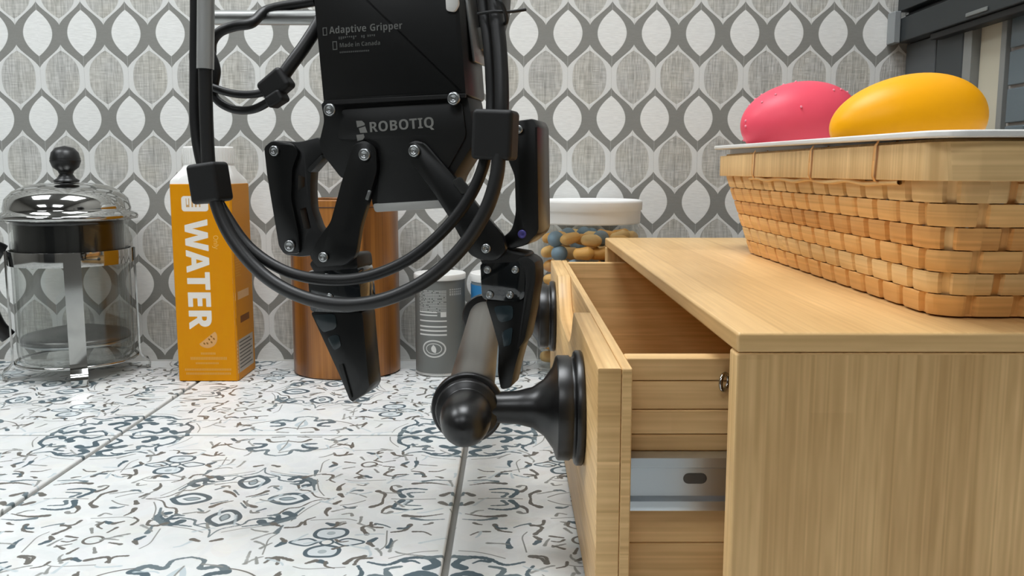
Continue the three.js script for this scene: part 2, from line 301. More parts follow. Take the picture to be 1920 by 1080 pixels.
// dark rail, tiles and trims on the side wall
{
  const X = ROOM.x1, slab = std(0x4c5052, 0.45), slab2 = std(0x363b3d, 0.45), trim = std(0x7d7f7c, 0.5), beige = std(0xb5b19f, 0.8), glaze = phys(0x5a666c, 0.25), railM = phys(0x23282a, 0.45), blackM = std(0x080808, 0.5);
  const W1 = scene.getObjectByName('wall_right');
  const P = (name, x0, x1, y0, y1, d0, d1, m, r = 0.001) => { const g = boxMM(x0, x1, y0, y1, -d1, -d0, r); g.translate(-W1.position.x, -W1.position.y, -W1.position.z); return part(W1, name, g, m); };
  for (let k = 0; k < 5; k++) { P('wall_tile', X - 0.012, X, 0.02 + k * 0.09, 0.107 + k * 0.09, 0.995, 1.068, slab, 0.002); P('wall_tile', X - 0.012, X, 0.02 + k * 0.09, 0.107 + k * 0.09, 0.935, 0.992, slab2, 0.002); }
  P('corner_trim', X - 0.012, X, 0.0, 0.5, 0.917, 0.933, trim);
  P('painted_strip', X - 0.003, X, 0.0, 0.5, 0.874, 0.9165, beige);
  P('corner_trim', X - 0.006, X, 0.0, 0.5, 0.8645, 0.8735, trim);
  for (let r = 0; r < 13; r++) for (let k = 0; k < 9; k++) P('mosaic_tile', X - 0.0035, X, 0.03 + r * 0.035, 0.03 + r * 0.035 + 0.032, 0.864 - (k + 1) * 0.035, 0.864 - k * 0.035 - 0.003, glaze, 0.0012);
  const o = thing('metal_rail', 'dark metal rail running along the side wall above the tiles', 'rail', [0.455, 0.37, -0.95]);
  const Q = (name, x0, x1, y0, y1, d0, d1, m) => { const g = boxMM(x0, x1, y0, y1, -d1, -d0, 0.0012); g.translate(-0.455, -0.37, 0.95); return part(o, name, g, m); };
  Q('lower_channel', 0.448, 0.474, 0.377, 0.404, 0.5, 1.062, railM);
  Q('groove', 0.46, 0.474, 0.404, 0.412, 0.5, 1.06, blackM);
  Q('upper_channel', 0.448, 0.474, 0.412, 0.47, 0.5, 1.062, railM);
  Q('edge_strip', 0.452, 0.466, 0.370, 0.377, 0.5, 0.985, blackM);
  Q('groove_strip', 0.4555, 0.459, 0.4065, 0.4085, 0.5, 1.058, std(0x2a2c2d, 0.4));
  Q('label_plate', 0.4465, 0.4482, 0.3795, 0.3835, 0.86, 0.9, std(0x6c706e, 0.5));
  Q('end_bracket', 0.44, 0.4478, 0.376, 0.412, 1.05, 1.07, std(0x85898a, 0.5));
}

// ---------------------------------------------------------------- cabinet with the open drawer
const CAB = { x0: 0.0995, x1: 0.41, d0: 0.385, d1: 0.945, top: 0.159 };
{
  const { x0, x1, d0, d1, top } = CAB, ts = 0.013, tt = 0.009;
  const o = thing('drawer_cabinet', 'low bamboo cabinet with its drawer pulled open under the woven basket', 'cabinet', [(x0 + x1) / 2, 0, -(d0 + d1) / 2]);
  const off = o.position.clone().negate();
  const P = (par, name, a, b, c, d, e, f, m, grain = 2, r = 0.0013, uo) => { const g = boxMM(a, b, c, d, -f, -e, r, grain, uo); g.translate(off.x, off.y, off.z); return part(par, name, g, m); };
  P(o, 'top_panel', x0, x1, top - tt, top, d0, d1, M.bambooTop, 2, 0.0016);
  P(o, 'side_panel', x0, x1, 0.0, top - tt - 0.0001, d0, d0 + ts, M.bambooSide, 1, 0.0016);
  P(o, 'side_panel', x0, x1, 0.0, top - tt - 0.0001, d1 - ts, d1, M.bambooSide, 1, 0.0016);
  P(o, 'back_panel', x1 - 0.008, x1 - 0.001, 0.008, top - tt, d0 + ts, d1 - ts, M.drawerWood, 2);
  P(o, 'bottom_panel', x0, x1 - 0.008, 0.0, 0.008, d0 + ts, d1 - ts, M.drawerWood, 2);
  // drawer
  const dr = new THREE.Group(); dr.name = 'drawer'; o.add(dr); dr.userData.label = 'bamboo drawer pulled open, with a scooped front and a black bar handle';
  const yT = 0.1362, fd0 = 0.4145, fd1 = 0.931, xf = 0.041, xm = 0.0525, xb = 0.0578;
  { // front panel with the finger scoop in its upper edge
    const s = new THREE.Shape(), cm = 0.687, hw = 0.104, dep = 0.031, yb = 0.004;
    s.moveTo(fd0, yb); s.lineTo(fd1, yb); s.lineTo(fd1, yT); s.lineTo(cm + hw, yT);
    s.bezierCurveTo(cm + hw - 0.012, yT - 0.004, cm + hw - 0.02, yT - dep, cm + hw - 0.07, yT - dep);
    s.lineTo(cm - hw + 0.07, yT - dep);
    s.bezierCurveTo(cm - hw + 0.02, yT - dep, cm - hw + 0.012, yT - 0.004, cm - hw, yT); s.lineTo(fd0, yT); s.closePath();
    const g = new THREE.ExtrudeGeometry(s, { depth: xm - xf - 0.002, bevelEnabled: true, bevelThickness: 0.001, bevelSize: 0.0008, bevelOffset: -0.0008, bevelSegments: 2, curveSegments: 24 });
    g.rotateY(Math.PI / 2); g.translate(xf + 0.001, 0, 0);       // local x -> -z, local z -> x
    const gg = metricUV(toCreasedNormals(g, 0.6), 2); gg.translate(off.x, off.y, off.z); part(dr, 'front_panel', gg, M.bambooFront);
  }
  P(dr, 'inner_front_panel', xm + 0.0001, xb, 0.012, yT, fd0, fd1, M.bambooFront, 2, 0.0008, [0.2, 0.11]);
  const ds0 = 0.4385, ds1 = 0.4505, sx1 = 0.375;
  const ys = [0.1362, 0.1242, 0.1092, 0.0962, 0.0872, 0.062, 0.038, 0.016];      // boards of the drawer side, top to bottom
  for (let i = 0; i < ys.length - 1; i++) P(dr, 'side_board', xb, sx1, ys[i + 1] + 0.0003, ys[i], ds0 + (i % 2) * 0.0003, ds1, M.drawerWood, 0, 0.0009, [0.13 * i, 0.021 * i]);
  P(dr, 'side_wall', xb, sx1, 0.016, yT, 0.903, 0.915, M.drawerWood, 0, 0.0009);
  P(dr, 'rear_wall', sx1 - 0.01, sx1 - 0.0002, 0.02, yT - 0.004, ds1, 0.903, M.drawerWood, 2, 0.0009);
  P(dr, 'drawer_bottom', xb, sx1 - 0.01, 0.02, 0.026, ds1, 0.903, M.drawerWood, 2, 0.0006);
  { // telescopic slide on the drawer side: a rolled steel channel
    const a = hAt(853, 0.432), b = hAt(955, 0.432), s = new THREE.Shape(), z0 = -0.4382, z1 = -0.4285, hh = a - b;
    const pr = [[z0, b], [z1, b + 0.0006], [z1 + 0.0006, b + 0.003], [z1, b + 0.0055], [z1 - 0.004, b + 0.007], [z1 - 0.0045, a - 0.0075], [z1, a - 0.0055], [z1 + 0.0006, a - 0.003], [z1, a - 0.0006], [z0, a]];
    s.moveTo(pr[0][0], pr[0][1]); pr.slice(1).forEach((q) => s.lineTo(q[0], q[1])); s.closePath();
    const g = new THREE.ExtrudeGeometry(s, { depth: 0.3, bevelEnabled: false }); g.rotateY(Math.PI / 2); g.scale(1, 1, -1);     // shape x -> z
    const idx = g.index ? null : g; if (idx) { const p = g.attributes.position; for (let i = 0; i < p.count; i += 3) { const t = [p.getX(i), p.getY(i), p.getZ(i)]; p.setXYZ(i, p.getX(i + 1), p.getY(i + 1), p.getZ(i + 1)); p.setXYZ(i + 1, ...t); } g.computeVertexNormals(); }
    g.translate(xb + 0.0006 + off.x, off.y, off.z); part(dr, 'drawer_slide', toCreasedNormals(g, 0.5), M.zinc, null, 'zinc plated drawer slide');
    const sl = new THREE.CapsuleGeometry(0.0028, 0.0065, 4, 16); sl.rotateZ(Math.PI / 2); sl.scale(1, 1, 0.25); const c = at(1303, 897, 0.433); sl.translate(c.x + off.x, c.y + off.y, -0.4328 + off.z); part(dr, 'slide_slot', sl, std(0x4a443c, 0.6));
  }
  { // small metal eye screwed into the drawer side
    const c = at(1358, 716, 0.4365); const t = new THREE.TorusGeometry(0.0042, 0.0011, 8, 24); t.rotateY(0.9); t.translate(c.x + off.x, c.y + off.y, -0.4362 + off.z); part(dr, 'screw_eye', t, M.chrome);
  }
  // bar handle
  const bx = -0.026, by = 0.0925, dn = 0.505, df = 0.834, lab = 'black metal';
  const along = (pts, x, y, d, seg = 48) => { const g = lathe(pts, seg); g.rotateX(Math.PI / 2); g.translate(x + off.x, y + off.y, -d + off.z); return g; };   // lathe axis y -> +z (towards the camera)
  const across = (pts, d) => { const g = lathe(pts, 56); g.rotateZ(Math.PI / 2); g.translate(xf + off.x, by + off.y, -d + off.z); return g; };            // axis y -> -x (away from the front)
  part(dr, 'handle_bar', along([[0, 0], [0.0148, 0], [0.0148, 0.3], [0.0158, 0.312], [0.0158, 0.327], [0, 0.327]], bx, by, 0.828), phys(0x7d7a74, 0.34, { metalness: 0.7 }), null, 'dark grey satin bar');
  for (const [d, s] of [[dn, 1], [df, -1]]) {
    const ring = along([[0.012, -0.0035], [0.02, -0.0035], [0.0212, -0.002], [0.0212, 0.002], [0.02, 0.0035], [0.012, 0.0035]], bx, by, d); part(dr, 'handle_ring', ring, M.blackMetal);
    const pts = [[0.0186, 0.002], [0.0184, 0.0075], [0.0172, 0.009], [0.0142, 0.0096], [0.0134, 0.0115], [0.0142, 0.0128], [0.0145, 0.018], [0.0142, 0.026], [0.0132, 0.034], [0.0112, 0.0405], [0.0075, 0.0448], [0.0035, 0.0466], [0, 0.047]];
    const g = lathe(pts, 48); g.rotateX(s > 0 ? Math.PI / 2 : -Math.PI / 2); g.translate(bx + off.x, by + off.y, -d + off.z); part(dr, 'handle_end_cap', g, M.blackMetal);
    part(dr, 'handle_post', across([[0, 0.0002], [0.0325, 0.0002], [0.0335, 0.001], [0.0335, 0.004], [0.0325, 0.005], [0.0298, 0.0052], [0.0296, 0.007], [0.0306, 0.008], [0.0306, 0.0145], [0.0296, 0.0155], [0.024, 0.0172], [0.0165, 0.0225], [0.012, 0.029], [0.0098, 0.038], [0.0092, 0.048], [0.0098, 0.056], [0.0115, 0.0605], [0, 0.0607]], d), M.blackMetal);
  }
}

// ---------------------------------------------------------------- woven basket
const BASK = { x0: 0.207, x1: 0.383, d0: 0.424, d1: 0.77, y0: CAB.top + 0.0008, y1: 0.2428, fx: 0.017, fz0: 0.033, fz1: 0.055 };
{
  const B = BASK, o = thing('woven_basket', 'woven wood splint basket standing on the bamboo cabinet', 'basket', [(B.x0 + B.x1) / 2, B.y0, -(B.d0 + B.d1) / 2]);
  const off = o.position.clone().negate(), r0 = 0.014;
  // rounded-rectangle outline at height t (0 bottom, 1 rim), parameter s in metres of the base outline
  const seen = new Map();
  function outline(t, n = 0, grow = 0) { const k = t.toFixed(5) + '_' + grow; if (!seen.has(k)) seen.set(k, trace(t, grow)); return seen.get(k); }
  function trace(t, grow) {
    const xa = B.x0 - B.fx * t - grow, xb = B.x1 + B.fx * t + grow, za = -(B.d1 + B.fz1 * t) - grow, zb = -(B.d0 - B.fz0 * t) + grow, r = r0 + grow + 0.006 * t, pts = [];
    const segs = [[V(xa + r, 0, zb), V(xb - r, 0, zb)], [V(xb, 0, zb - r), V(xb, 0, za + r)], [V(xb - r, 0, za), V(xa + r, 0, za)], [V(xa, 0, za + r), V(xa, 0, zb - r)]];
    const cen = [V(xb - r, 0, zb - r), V(xb - r, 0, za + r), V(xa + r, 0, za + r), V(xa + r, 0, zb - r)], a0 = [Math.PI / 2, 0, -Math.PI / 2, -Math.PI];
    const NS = [132, 258, 132, 258], NC = 20;
    for (let k = 0; k < 4; k++) { for (let i = 0; i < NS[k]; i++) pts.push(segs[k][0].clone().lerp(segs[k][1], i / NS[k])); for (let i = 0; i < NC; i++) { const a = a0[k] - i / NC * Math.PI / 2; pts.push(V(cen[k].x + r * Math.cos(a), 0, cen[k].z + r * Math.sin(a))); } }
    return pts;
  }
  const Y = (t) => mix(B.y0, B.y1, t), N = outline(0).length, NST = 88;
  // ribbon along the outline between t0 and t1 with in/out weave offset
  function ribbon(t0, t1, phase, amp, thick, i0 = 0, i1 = N, close = true, bulge = 0) {
    const pos = [], idx = [], rows = [t0, mix(t0, t1, 0.15), mix(t0, t1, 0.85), t1], cnt = (close ? N : i1 - i0), uv = [];
    const lines = rows.map((t, q) => { const P = outline(t); return P.map((p, i) => { const a = P[(i + N - 1) % N], b = P[(i + 1) % N], nx = -(b.z - a.z), nz = b.x - a.x, l = Math.hypot(nx, nz) || 1; const w = phase === null ? 0 : (() => { let f = ((i / N * NST / 2 + phase) % 1 + 1) % 1; f = Math.min(f, 1 - f); return amp * (1 - 2.6 * Math.exp(-Math.pow(f / 0.085, 4)) - 0.35 * Math.pow((0.5 - f) * 2, 4)); })(); const e = w + (q === 1 || q === 2 ? bulge : -0.0002); return [V(p.x + nx / l * e, Y(t), p.z + nz / l * e), V(nx / l, 0, nz / l)]; }); });
    for (const side of [1, -1]) { const base = pos.length / 3; for (let q = 0; q < 4; q++) for (let j = 0; j <= cnt; j++) { const i = (i0 + j) % N, [p, n] = lines[q][i]; pos.push(p.x + n.x * side * thick / 2 + off.x, p.y + off.y, p.z + n.z * side * thick / 2 + off.z); uv.push((i0 + j) * 0.0012, rows[q] * 0.09 + (phase || 0) * 0.03); }
      for (let q = 0; q < 3; q++) for (let j = 0; j < cnt; j++) { const a = base + q * (cnt + 1) + j, b = a + 1, c = a + cnt + 1, d = c + 1; if (side > 0) idx.push(a, c, b, b, c, d); else idx.push(a, b, c, b, d, c); } }
    const S = 4 * (cnt + 1); for (let j = 0; j < cnt; j++) { for (const q of [0, 3]) { const a = q * (cnt + 1) + j, b = a + 1, c = a + S, d = b + S; if (!q) idx.push(a, b, c, b, d, c); else idx.push(a, c, b, b, c, d); } }
    const g = new THREE.BufferGeometry(); g.setAttribute('position', new THREE.Float32BufferAttribute(pos, 3)); g.setAttribute('uv', new THREE.Float32BufferAttribute(uv, 2)); g.setIndex(idx); g.computeVertexNormals(); return toCreasedNormals(g, 0.7);
  }
  const rowsN = 6, top = 0.8;
  const mats = [M.splint, M.splintPale, M.splint, M.splintDark];
  for (let k = 0; k < rowsN; k++) part(o, 'weaver', ribbon(k / rowsN * top + 0.003, (k + 1) / rowsN * top - 0.004, k % 2 ? 0.5 : 0, 0.0017, 0.0011, 0, N, true, 0.0003), mats[k % 4]);
  // stakes standing between the weavers
  for (let k = 0; k < NST; k++) {
    const i = Math.round(k / NST * N * 1) % N, pos = [], idx = [], uv = [], w = 0.0026, nT = 25; let wd;
    for (let side = 0; side < 2; side++) for (let j = 0; j < nT; j++) for (const sgn of [-1, 1]) {
      const t = j / (nT - 1) * 0.93, P = outline(t), a = P[(i + N - 1) % N], b = P[(i + 1) % N], l = Math.hypot(b.x - a.x, b.z - a.z), tx = (b.x - a.x) / l, tz = (b.z - a.z) / l;
      const row = t / top * rowsN, over = (Math.floor(row) + k) % 2 === 0 && t <= top; const inn = (over ? -0.0006 : -0.0016) + (side ? -0.0004 : 0.0004);
      pos.push(P[i].x + tx * w * sgn - tz * inn + off.x, Y(t) + off.y, P[i].z + tz * w * sgn + tx * inn + off.z); uv.push(t * 0.09 + k * 0.07, sgn * w + k * 0.013);
    }
    for (let side = 0; side < 2; side++) for (let j = 0; j < nT - 1; j++) { const a = side * nT * 2 + j * 2; if (!side) idx.push(a, a + 2, a + 1, a + 1, a + 2, a + 3); else idx.push(a, a + 1, a + 2, a + 1, a + 3, a + 2); }
    const g = new THREE.BufferGeometry(); g.setAttribute('position', new THREE.Float32BufferAttribute(pos, 3)); g.setAttribute('uv', new THREE.Float32BufferAttribute(uv, 2)); g.setIndex(idx); g.computeVertexNormals();
    part(o, 'stake', g, mats[(k * 7) % 4]);
  }
  // rim hoops, base, lashings
  function hoop(t0, t1, g0, g1) { const a = outline((t0 + t1) / 2, 0, g0), b = outline((t0 + t1) / 2, 0, g1), y0 = Y(t0), y1 = Y(t1), s = new THREE.Shape(); b.forEach((p, i) => (i ? s.lineTo(p.x, -p.z) : s.moveTo(p.x, -p.z))); s.closePath(); if (a) { const h = new THREE.Path(); a.forEach((p, i) => (i ? h.lineTo(p.x, -p.z) : h.moveTo(p.x, -p.z))); h.closePath(); s.holes.push(h); }
    const g = new THREE.ExtrudeGeometry(s, { depth: y1 - y0 - 0.0012, bevelEnabled: true, bevelThickness: 0.0006, bevelSize: 0.0005, bevelSegments: 2 }); g.rotateX(-Math.PI / 2); g.translate(off.x, y0 + 0.0006 + off.y, off.z); return metricUV(toCreasedNormals(g, 0.7), 0); }
  part(o, 'rim_hoop', hoop(0.79, 1.0, 0.0022, 0.0045), M.splintPale, null, 'pale flat rim hoop'); part(o, 'inner_rim_hoop', hoop(0.8, 1.02, -0.0042, -0.0014), M.splintPale);
  { const a = outline(0.01), s = new THREE.Shape(); a.forEach((p, i) => (i ? s.lineTo(p.x, -p.z) : s.moveTo(p.x, -p.z))); s.closePath(); const g = new THREE.ExtrudeGeometry(s, { depth: 0.0016, bevelEnabled: false }); g.rotateX(-Math.PI / 2); g.translate(off.x, B.y0 + 0.0002 + off.y, off.z); part(o, 'base', metricUV(g, 2), M.splintDark); }
  const P1 = outline(0.9), yc = Y(0.905), hh = (Y(1.02) - Y(0.79)) / 2 + 0.0012;
  for (const i of [14, 90, 200, 300, 420, 500, 560, 656, 744, 810]) {
    const a = P1[(i + N - 1) % N], b = P1[(i + 1) % N], l = Math.hypot(b.x - a.x, b.z - a.z), nx = (b.z - a.z) / l * 1, nz = -(b.x - a.x) / l, out = V(-nx, 0, -nz), tx = V((b.x - a.x) / l, 0, (b.z - a.z) / l);
    const s = new THREE.Shape(), w = 0.0064; const path = []; for (let q = 0; q <= 20; q++) { const an = q / 20 * Math.PI * 2; const cx = Math.cos(an), sy = Math.sin(an), k = 1 / Math.pow(Math.pow(Math.abs(cx), 6) + Math.pow(Math.abs(sy), 6), 1 / 6); path.push([cx * k * w, sy * k * hh]); }
    const pos = [], idx = []; path.forEach(([u, v], q) => { for (const e of [-0.0016, 0.0016]) { const p = V(P1[i].x, yc, P1[i].z).addScaledVector(out, u).addScaledVector(tx, e + v * 0.12); pos.push(p.x + off.x, p.y + v + off.y, p.z + off.z); } if (q < path.length - 1) { const k = q * 2; idx.push(k, k + 1, k + 2, k + 1, k + 3, k + 2); } });
    const g = new THREE.BufferGeometry(); g.setAttribute('position', new THREE.Float32BufferAttribute(pos, 3)); g.setAttribute('uv', new THREE.Float32BufferAttribute(pos.flatMap((_, q) => (q % 3 ? [] : [q * 0.001, q % 2 * 0.003])), 2)); g.setIndex(idx); g.computeVertexNormals(); part(o, 'lashing', g, M.splintDark);
  }
}
{ // loose raffia end tucked along under the rim on one side
  const B = BASK, o = scene.getObjectByName('woven_basket'), pts = []; for (let k = 0; k <= 12; k++) { const d = mix(0.71, 0.434, k / 12); pts.push(V(B.x0 - B.fx * 0.78 - 0.0042 - 0.0008 * Math.sin(k * 1.7), mix(B.y0, B.y1, 0.772) + 0.0009 * Math.sin(k * 2.3), -d).sub(o.position)); }
  part(o, 'raffia_end', tube(pts, 0.0014, 60, 8), M.splintPale);
}
{ // white tray lining the basket, and the fruit
  const B = BASK, o = thing('white_tray', 'shallow white plastic tray lying in the basket under the fruit', 'tray', [(B.x0 + B.x1) / 2, B.y1 + 0.0040, -0.609]);
  const hx = (B.x1 - B.x0) / 2 + B.fx + 0.0052, hz = 0.223, rr = 0.022;
  const rrect = (x, z, r) => { const s = new THREE.Shape(); s.moveTo(-x + r, -z); s.lineTo(x - r, -z); s.quadraticCurveTo(x, -z, x, -z + r); s.lineTo(x, z - r); s.quadraticCurveTo(x, z, x - r, z); s.lineTo(-x + r, z); s.quadraticCurveTo(-x, z, -x, z - r); s.lineTo(-x, -z + r); s.quadraticCurveTo(-x, -z, -x + r, -z); return s; };
  const rim = rrect(hx, hz, rr); rim.holes.push(rrect(hx - 0.0122, hz - 0.0122, rr - 0.008));
  const g1 = new THREE.ExtrudeGeometry(rim, { depth: 0.0012, bevelEnabled: true, bevelThickness: 0.001, bevelSize: 0.0012, bevelSegments: 4 }); g1.rotateX(-Math.PI / 2); g1.translate(0, 0.001, 0);
  part(o, 'rim', toCreasedNormals(g1, 0.6), M.whitePlastic);
  const g2 = new THREE.ExtrudeGeometry(rrect(hx - 0.016, hz - 0.016, rr - 0.01), { depth: 0.0015, bevelEnabled: false }); g2.rotateX(-Math.PI / 2); g2.translate(0, -0.017, 0); part(o, 'bottom', g2, M.whitePlastic);
  const wall = rrect(hx - 0.012, hz - 0.012, rr - 0.0078); wall.holes.push(rrect(hx - 0.0135, hz - 0.0135, rr - 0.009)); const g3 = new THREE.ExtrudeGeometry(wall, { depth: 0.018, bevelEnabled: false }); g3.rotateX(-Math.PI / 2); g3.translate(0, -0.017, 0); part(o, 'side_wall', g3, M.whitePlastic);
  o.rotation.x = 0.011;
}
function fruit(name, label, px, py, d, a, b, tilt, yaw, mat, egg, dots) {
  const c = at(px, py, d), o = thing(name, label, 'fruit', [c.x, c.y, c.z]); const g = new THREE.SphereGeometry(1, 56, 40), p = g.attributes.position;
  for (let i = 0; i < p.count; i++) { const x = p.getX(i), k = 1 + egg * x; p.setXYZ(i, x * a, p.getY(i) * b * k + egg * 0.15 * b * x * x, p.getZ(i) * b * 0.98 * k); }
  g.rotateZ(tilt); g.rotateY(yaw); g.computeVertexNormals(); part(o, 'flesh', g, mat);
  if (dots) { const r = rng(4), dm = phys(0xf58ea0, 0.35); for (let i = 0; i < 46; i++) { const u = r() * 2 - 1, th = r() * 6.283, s = Math.sqrt(1 - u * u), k = 1 + egg * u; const q = V(u * a, s * Math.cos(th) * b * k, s * Math.sin(th) * b * k).applyAxisAngle(V(0, 0, 1), tilt).applyAxisAngle(V(0, 1, 0), yaw); const e = new THREE.SphereGeometry(0.0011, 10, 8); const m = part(o, 'speckle', e, dm, [q.x, q.y, q.z]); } }
  else { const st = new THREE.CylinderGeometry(0.0018, 0.0026, 0.005, 10); st.rotateZ(-Math.PI / 2); st.translate(a * 1.0, 0, 0); st.rotateZ(tilt); st.rotateY(yaw); part(o, 'stem_end', st, std(0x3a2412, 0.8)); }
  return o;
}
fruit('mango', 'glossy yellow mango lying on the white tray in the basket', 1702, 229, 0.566, 0.0502, 0.0293, 0.12, 0.1, phys(0xffb000, 0.4, { specularIntensity: 0.55 }), 0.1, false);
fruit('dragon_fruit', 'speckled pink fruit lying behind the yellow mango in the basket', 1500, 232, 0.768, 0.0528, 0.0354, 0.06, 0.2, phys(0xf05468, 0.42, { specularIntensity: 0.6 }), 0.08, true);

// ---------------------------------------------------------------- things along the wall
{ // press pot
  const ax = -0.4955, ad = 0.992, o = thing('french_press', 'glass french press with chrome frame, domed chrome lid and black knob', 'coffee press', [ax, 0, -ad]);
  const H = (py, dd = ad) => at(140, py, dd).y, toCam = Math.atan2(-ax, ad);     // azimuth of the camera seen from the pot
  const polar = (a, r, y) => V(Math.sin(toCam + a) * r, y, Math.cos(toCam + a) * r);
  const R = 0.0605, yRim = H(412), yb0 = H(492), yb1 = H(466);
  const bk = lathe([[0, 0.013], [R - 0.012, 0.013], [R - 0.004, 0.0155], [R - 0.001, 0.022], [R, 0.034], [R, yRim - 0.004], [R + 0.0012, yRim - 0.001]], 72); part(o, 'glass_beaker', bk, M.glass);
  const bi = lathe([[0, 0.0175], [R - 0.014, 0.0175], [R - 0.006, 0.02], [R - 0.0035, 0.026], [R - 0.0028, 0.036], [R - 0.0028, yRim - 0.004]], 72); part(o, 'glass_inner_wall', bi, M.glass);
  { const s = new THREE.Shape(); const pts = [polar(Math.PI / 2 - 0.28, R, yRim - 0.003), polar(Math.PI / 2, R + 0.02, yRim - 0.002), polar(Math.PI / 2 + 0.28, R, yRim - 0.003), polar(Math.PI / 2, R, yRim - 0.03)]; const g = new THREE.BufferGeometry(); g.setAttribute('position', new THREE.Float32BufferAttribute([0, 1, 3, 1, 2, 3].flatMap((i) => pts[i].toArray()), 3)); g.computeVertexNormals(); part(o, 'spout', g, M.glass); }
  const yl = H(410), yt = H(345);
  part(o, 'lid', lathe([[R - 0.004, yl], [R + 0.004, yl - 0.001], [R + 0.0105, yl], [R + 0.0112, yl + 0.003], [R + 0.0105, yl + 0.0062], [R + 0.0045, yl + 0.0085], [R + 0.0045, yl + 0.0125], [R + 0.002, yl + 0.0225], [R - 0.006, yl + 0.031], [R - 0.02, yt - 0.0015], [R - 0.035, yt + 0.001], [0, yt + 0.002]].map((p) => p), 80), M.chrome, null, 'domed chrome lid');
  part(o, 'lid_skirt', lathe([[R - 0.0048, yb1 - 0.002], [R - 0.0048, yl - 0.0005]], 64), phys(0x171717, 0.3));
  part(o, 'knob', lathe([[0, yt + 0.002], [0.0125, yt + 0.002], [0.0135, yt + 0.004], [0.0095, yt + 0.0065], [0.0068, yt + 0.011], [0.0085, yt + 0.0145], [0.0135, yt + 0.0185], [0.0158, yt + 0.025], [0.0158, yt + 0.0265], [0.0152, yt + 0.0268], [0.0157, yt + 0.0275], [0.014, yt + 0.0345], [0.0095, yt + 0.0398], [0, yt + 0.042]], 40), M.black, null, 'black ball knob');
  part(o, 'plunger_rod', new THREE.CylinderGeometry(0.0022, 0.0022, yt - 0.05, 12), M.steel, [0, (yt + 0.05) / 2, 0]);
  part(o, 'filter_disc', lathe([[0, 0.052], [0.03, 0.0525], [R - 0.006, 0.047], [R - 0.0034, 0.044], [R - 0.0034, 0.041], [R - 0.007, 0.041], [0, 0.043]], 64), std(0x6e6d6a, 0.35, 0.8));
  part(o, 'filter_coil', (() => { const g = new THREE.TorusGeometry(R - 0.005, 0.0018, 10, 72); g.rotateX(Math.PI / 2); g.translate(0, 0.0395, 0); return g; })(), M.steel);
  part(o, 'frame_band', lathe([[R + 0.0012, yb0], [R + 0.0034, yb0], [R + 0.0034, yb1], [R + 0.0012, yb1], [R + 0.0012, yb0]], 80), M.chrome);
  part(o, 'frame_hoop', (() => { const g = new THREE.TorusGeometry(R + 0.0024, 0.0016, 10, 80); g.rotateX(Math.PI / 2); g.translate(0, 0.0185, 0); return g; })(), M.chrome);
  const strip = (a, prof, w, mat, name) => { const pos = [], idx = []; const fr = polar(a, 1, 0), tg = V(fr.z, 0, -fr.x); prof.forEach(([r, y], i) => { const q0 = prof[Math.max(0, i - 1)], q1 = prof[Math.min(prof.length - 1, i + 1)], l = Math.hypot(q1[0] - q0[0], q1[1] - q0[1]), nr = -(q1[1] - q0[1]) / l, ny = (q1[0] - q0[0]) / l; for (const [e, s] of [[-w, 0.0009], [w, 0.0009], [w, -0.0009], [-w, -0.0009]]) { const p = fr.clone().multiplyScalar(r + nr * s).addScaledVector(tg, e); pos.push(p.x, y + ny * s, p.z); } if (i < prof.length - 1) for (let k = 0; k < 4; k++) { const A = i * 4 + k, Bq = i * 4 + (k + 1) % 4; idx.push(A, Bq, A + 4, Bq, Bq + 4, A + 4); } }); const n = (prof.length - 1) * 4; idx.push(0, 2, 1, 0, 3, 2, n, n + 1, n + 2, n, n + 2, n + 3); const g = new THREE.BufferGeometry(); g.setAttribute('position', new THREE.Float32BufferAttribute(pos, 3)); g.setIndex(idx); g.computeVertexNormals(); return part(o, name, toCreasedNormals(g, 0.5), mat); };
  for (let k = 0; k < 4; k++) strip(k * Math.PI / 2, [[R + 0.0044, yb1], [R + 0.0044, 0.05], [R + 0.0044, 0.024], [R + 0.0055, 0.018], [R + 0.009, 0.013], [R + 0.0135, 0.0105], [R + 0.015, 0.008], [R + 0.0145, 0.0015], [R + 0.011, 0.001]], 0.0085, M.chrome, 'frame_leg');
  { const hp = [[R + 0.005, yb1 - 0.002], [R + 0.012, yb1 + 0.002], [R + 0.0205, yb1 - 0.012], [R + 0.024, 0.102], [R + 0.0225, 0.08], [R + 0.016, 0.06], [R + 0.007, 0.048]]; const c = new THREE.CatmullRomCurve3(hp.map(([r, y]) => polar(-Math.PI / 2, r, y)), false, 'centripetal'); const g = new THREE.TubeGeometry(c, 50, 0.0085, 14); part(o, 'handle', g, M.black, null, 'black plastic handle'); }
}
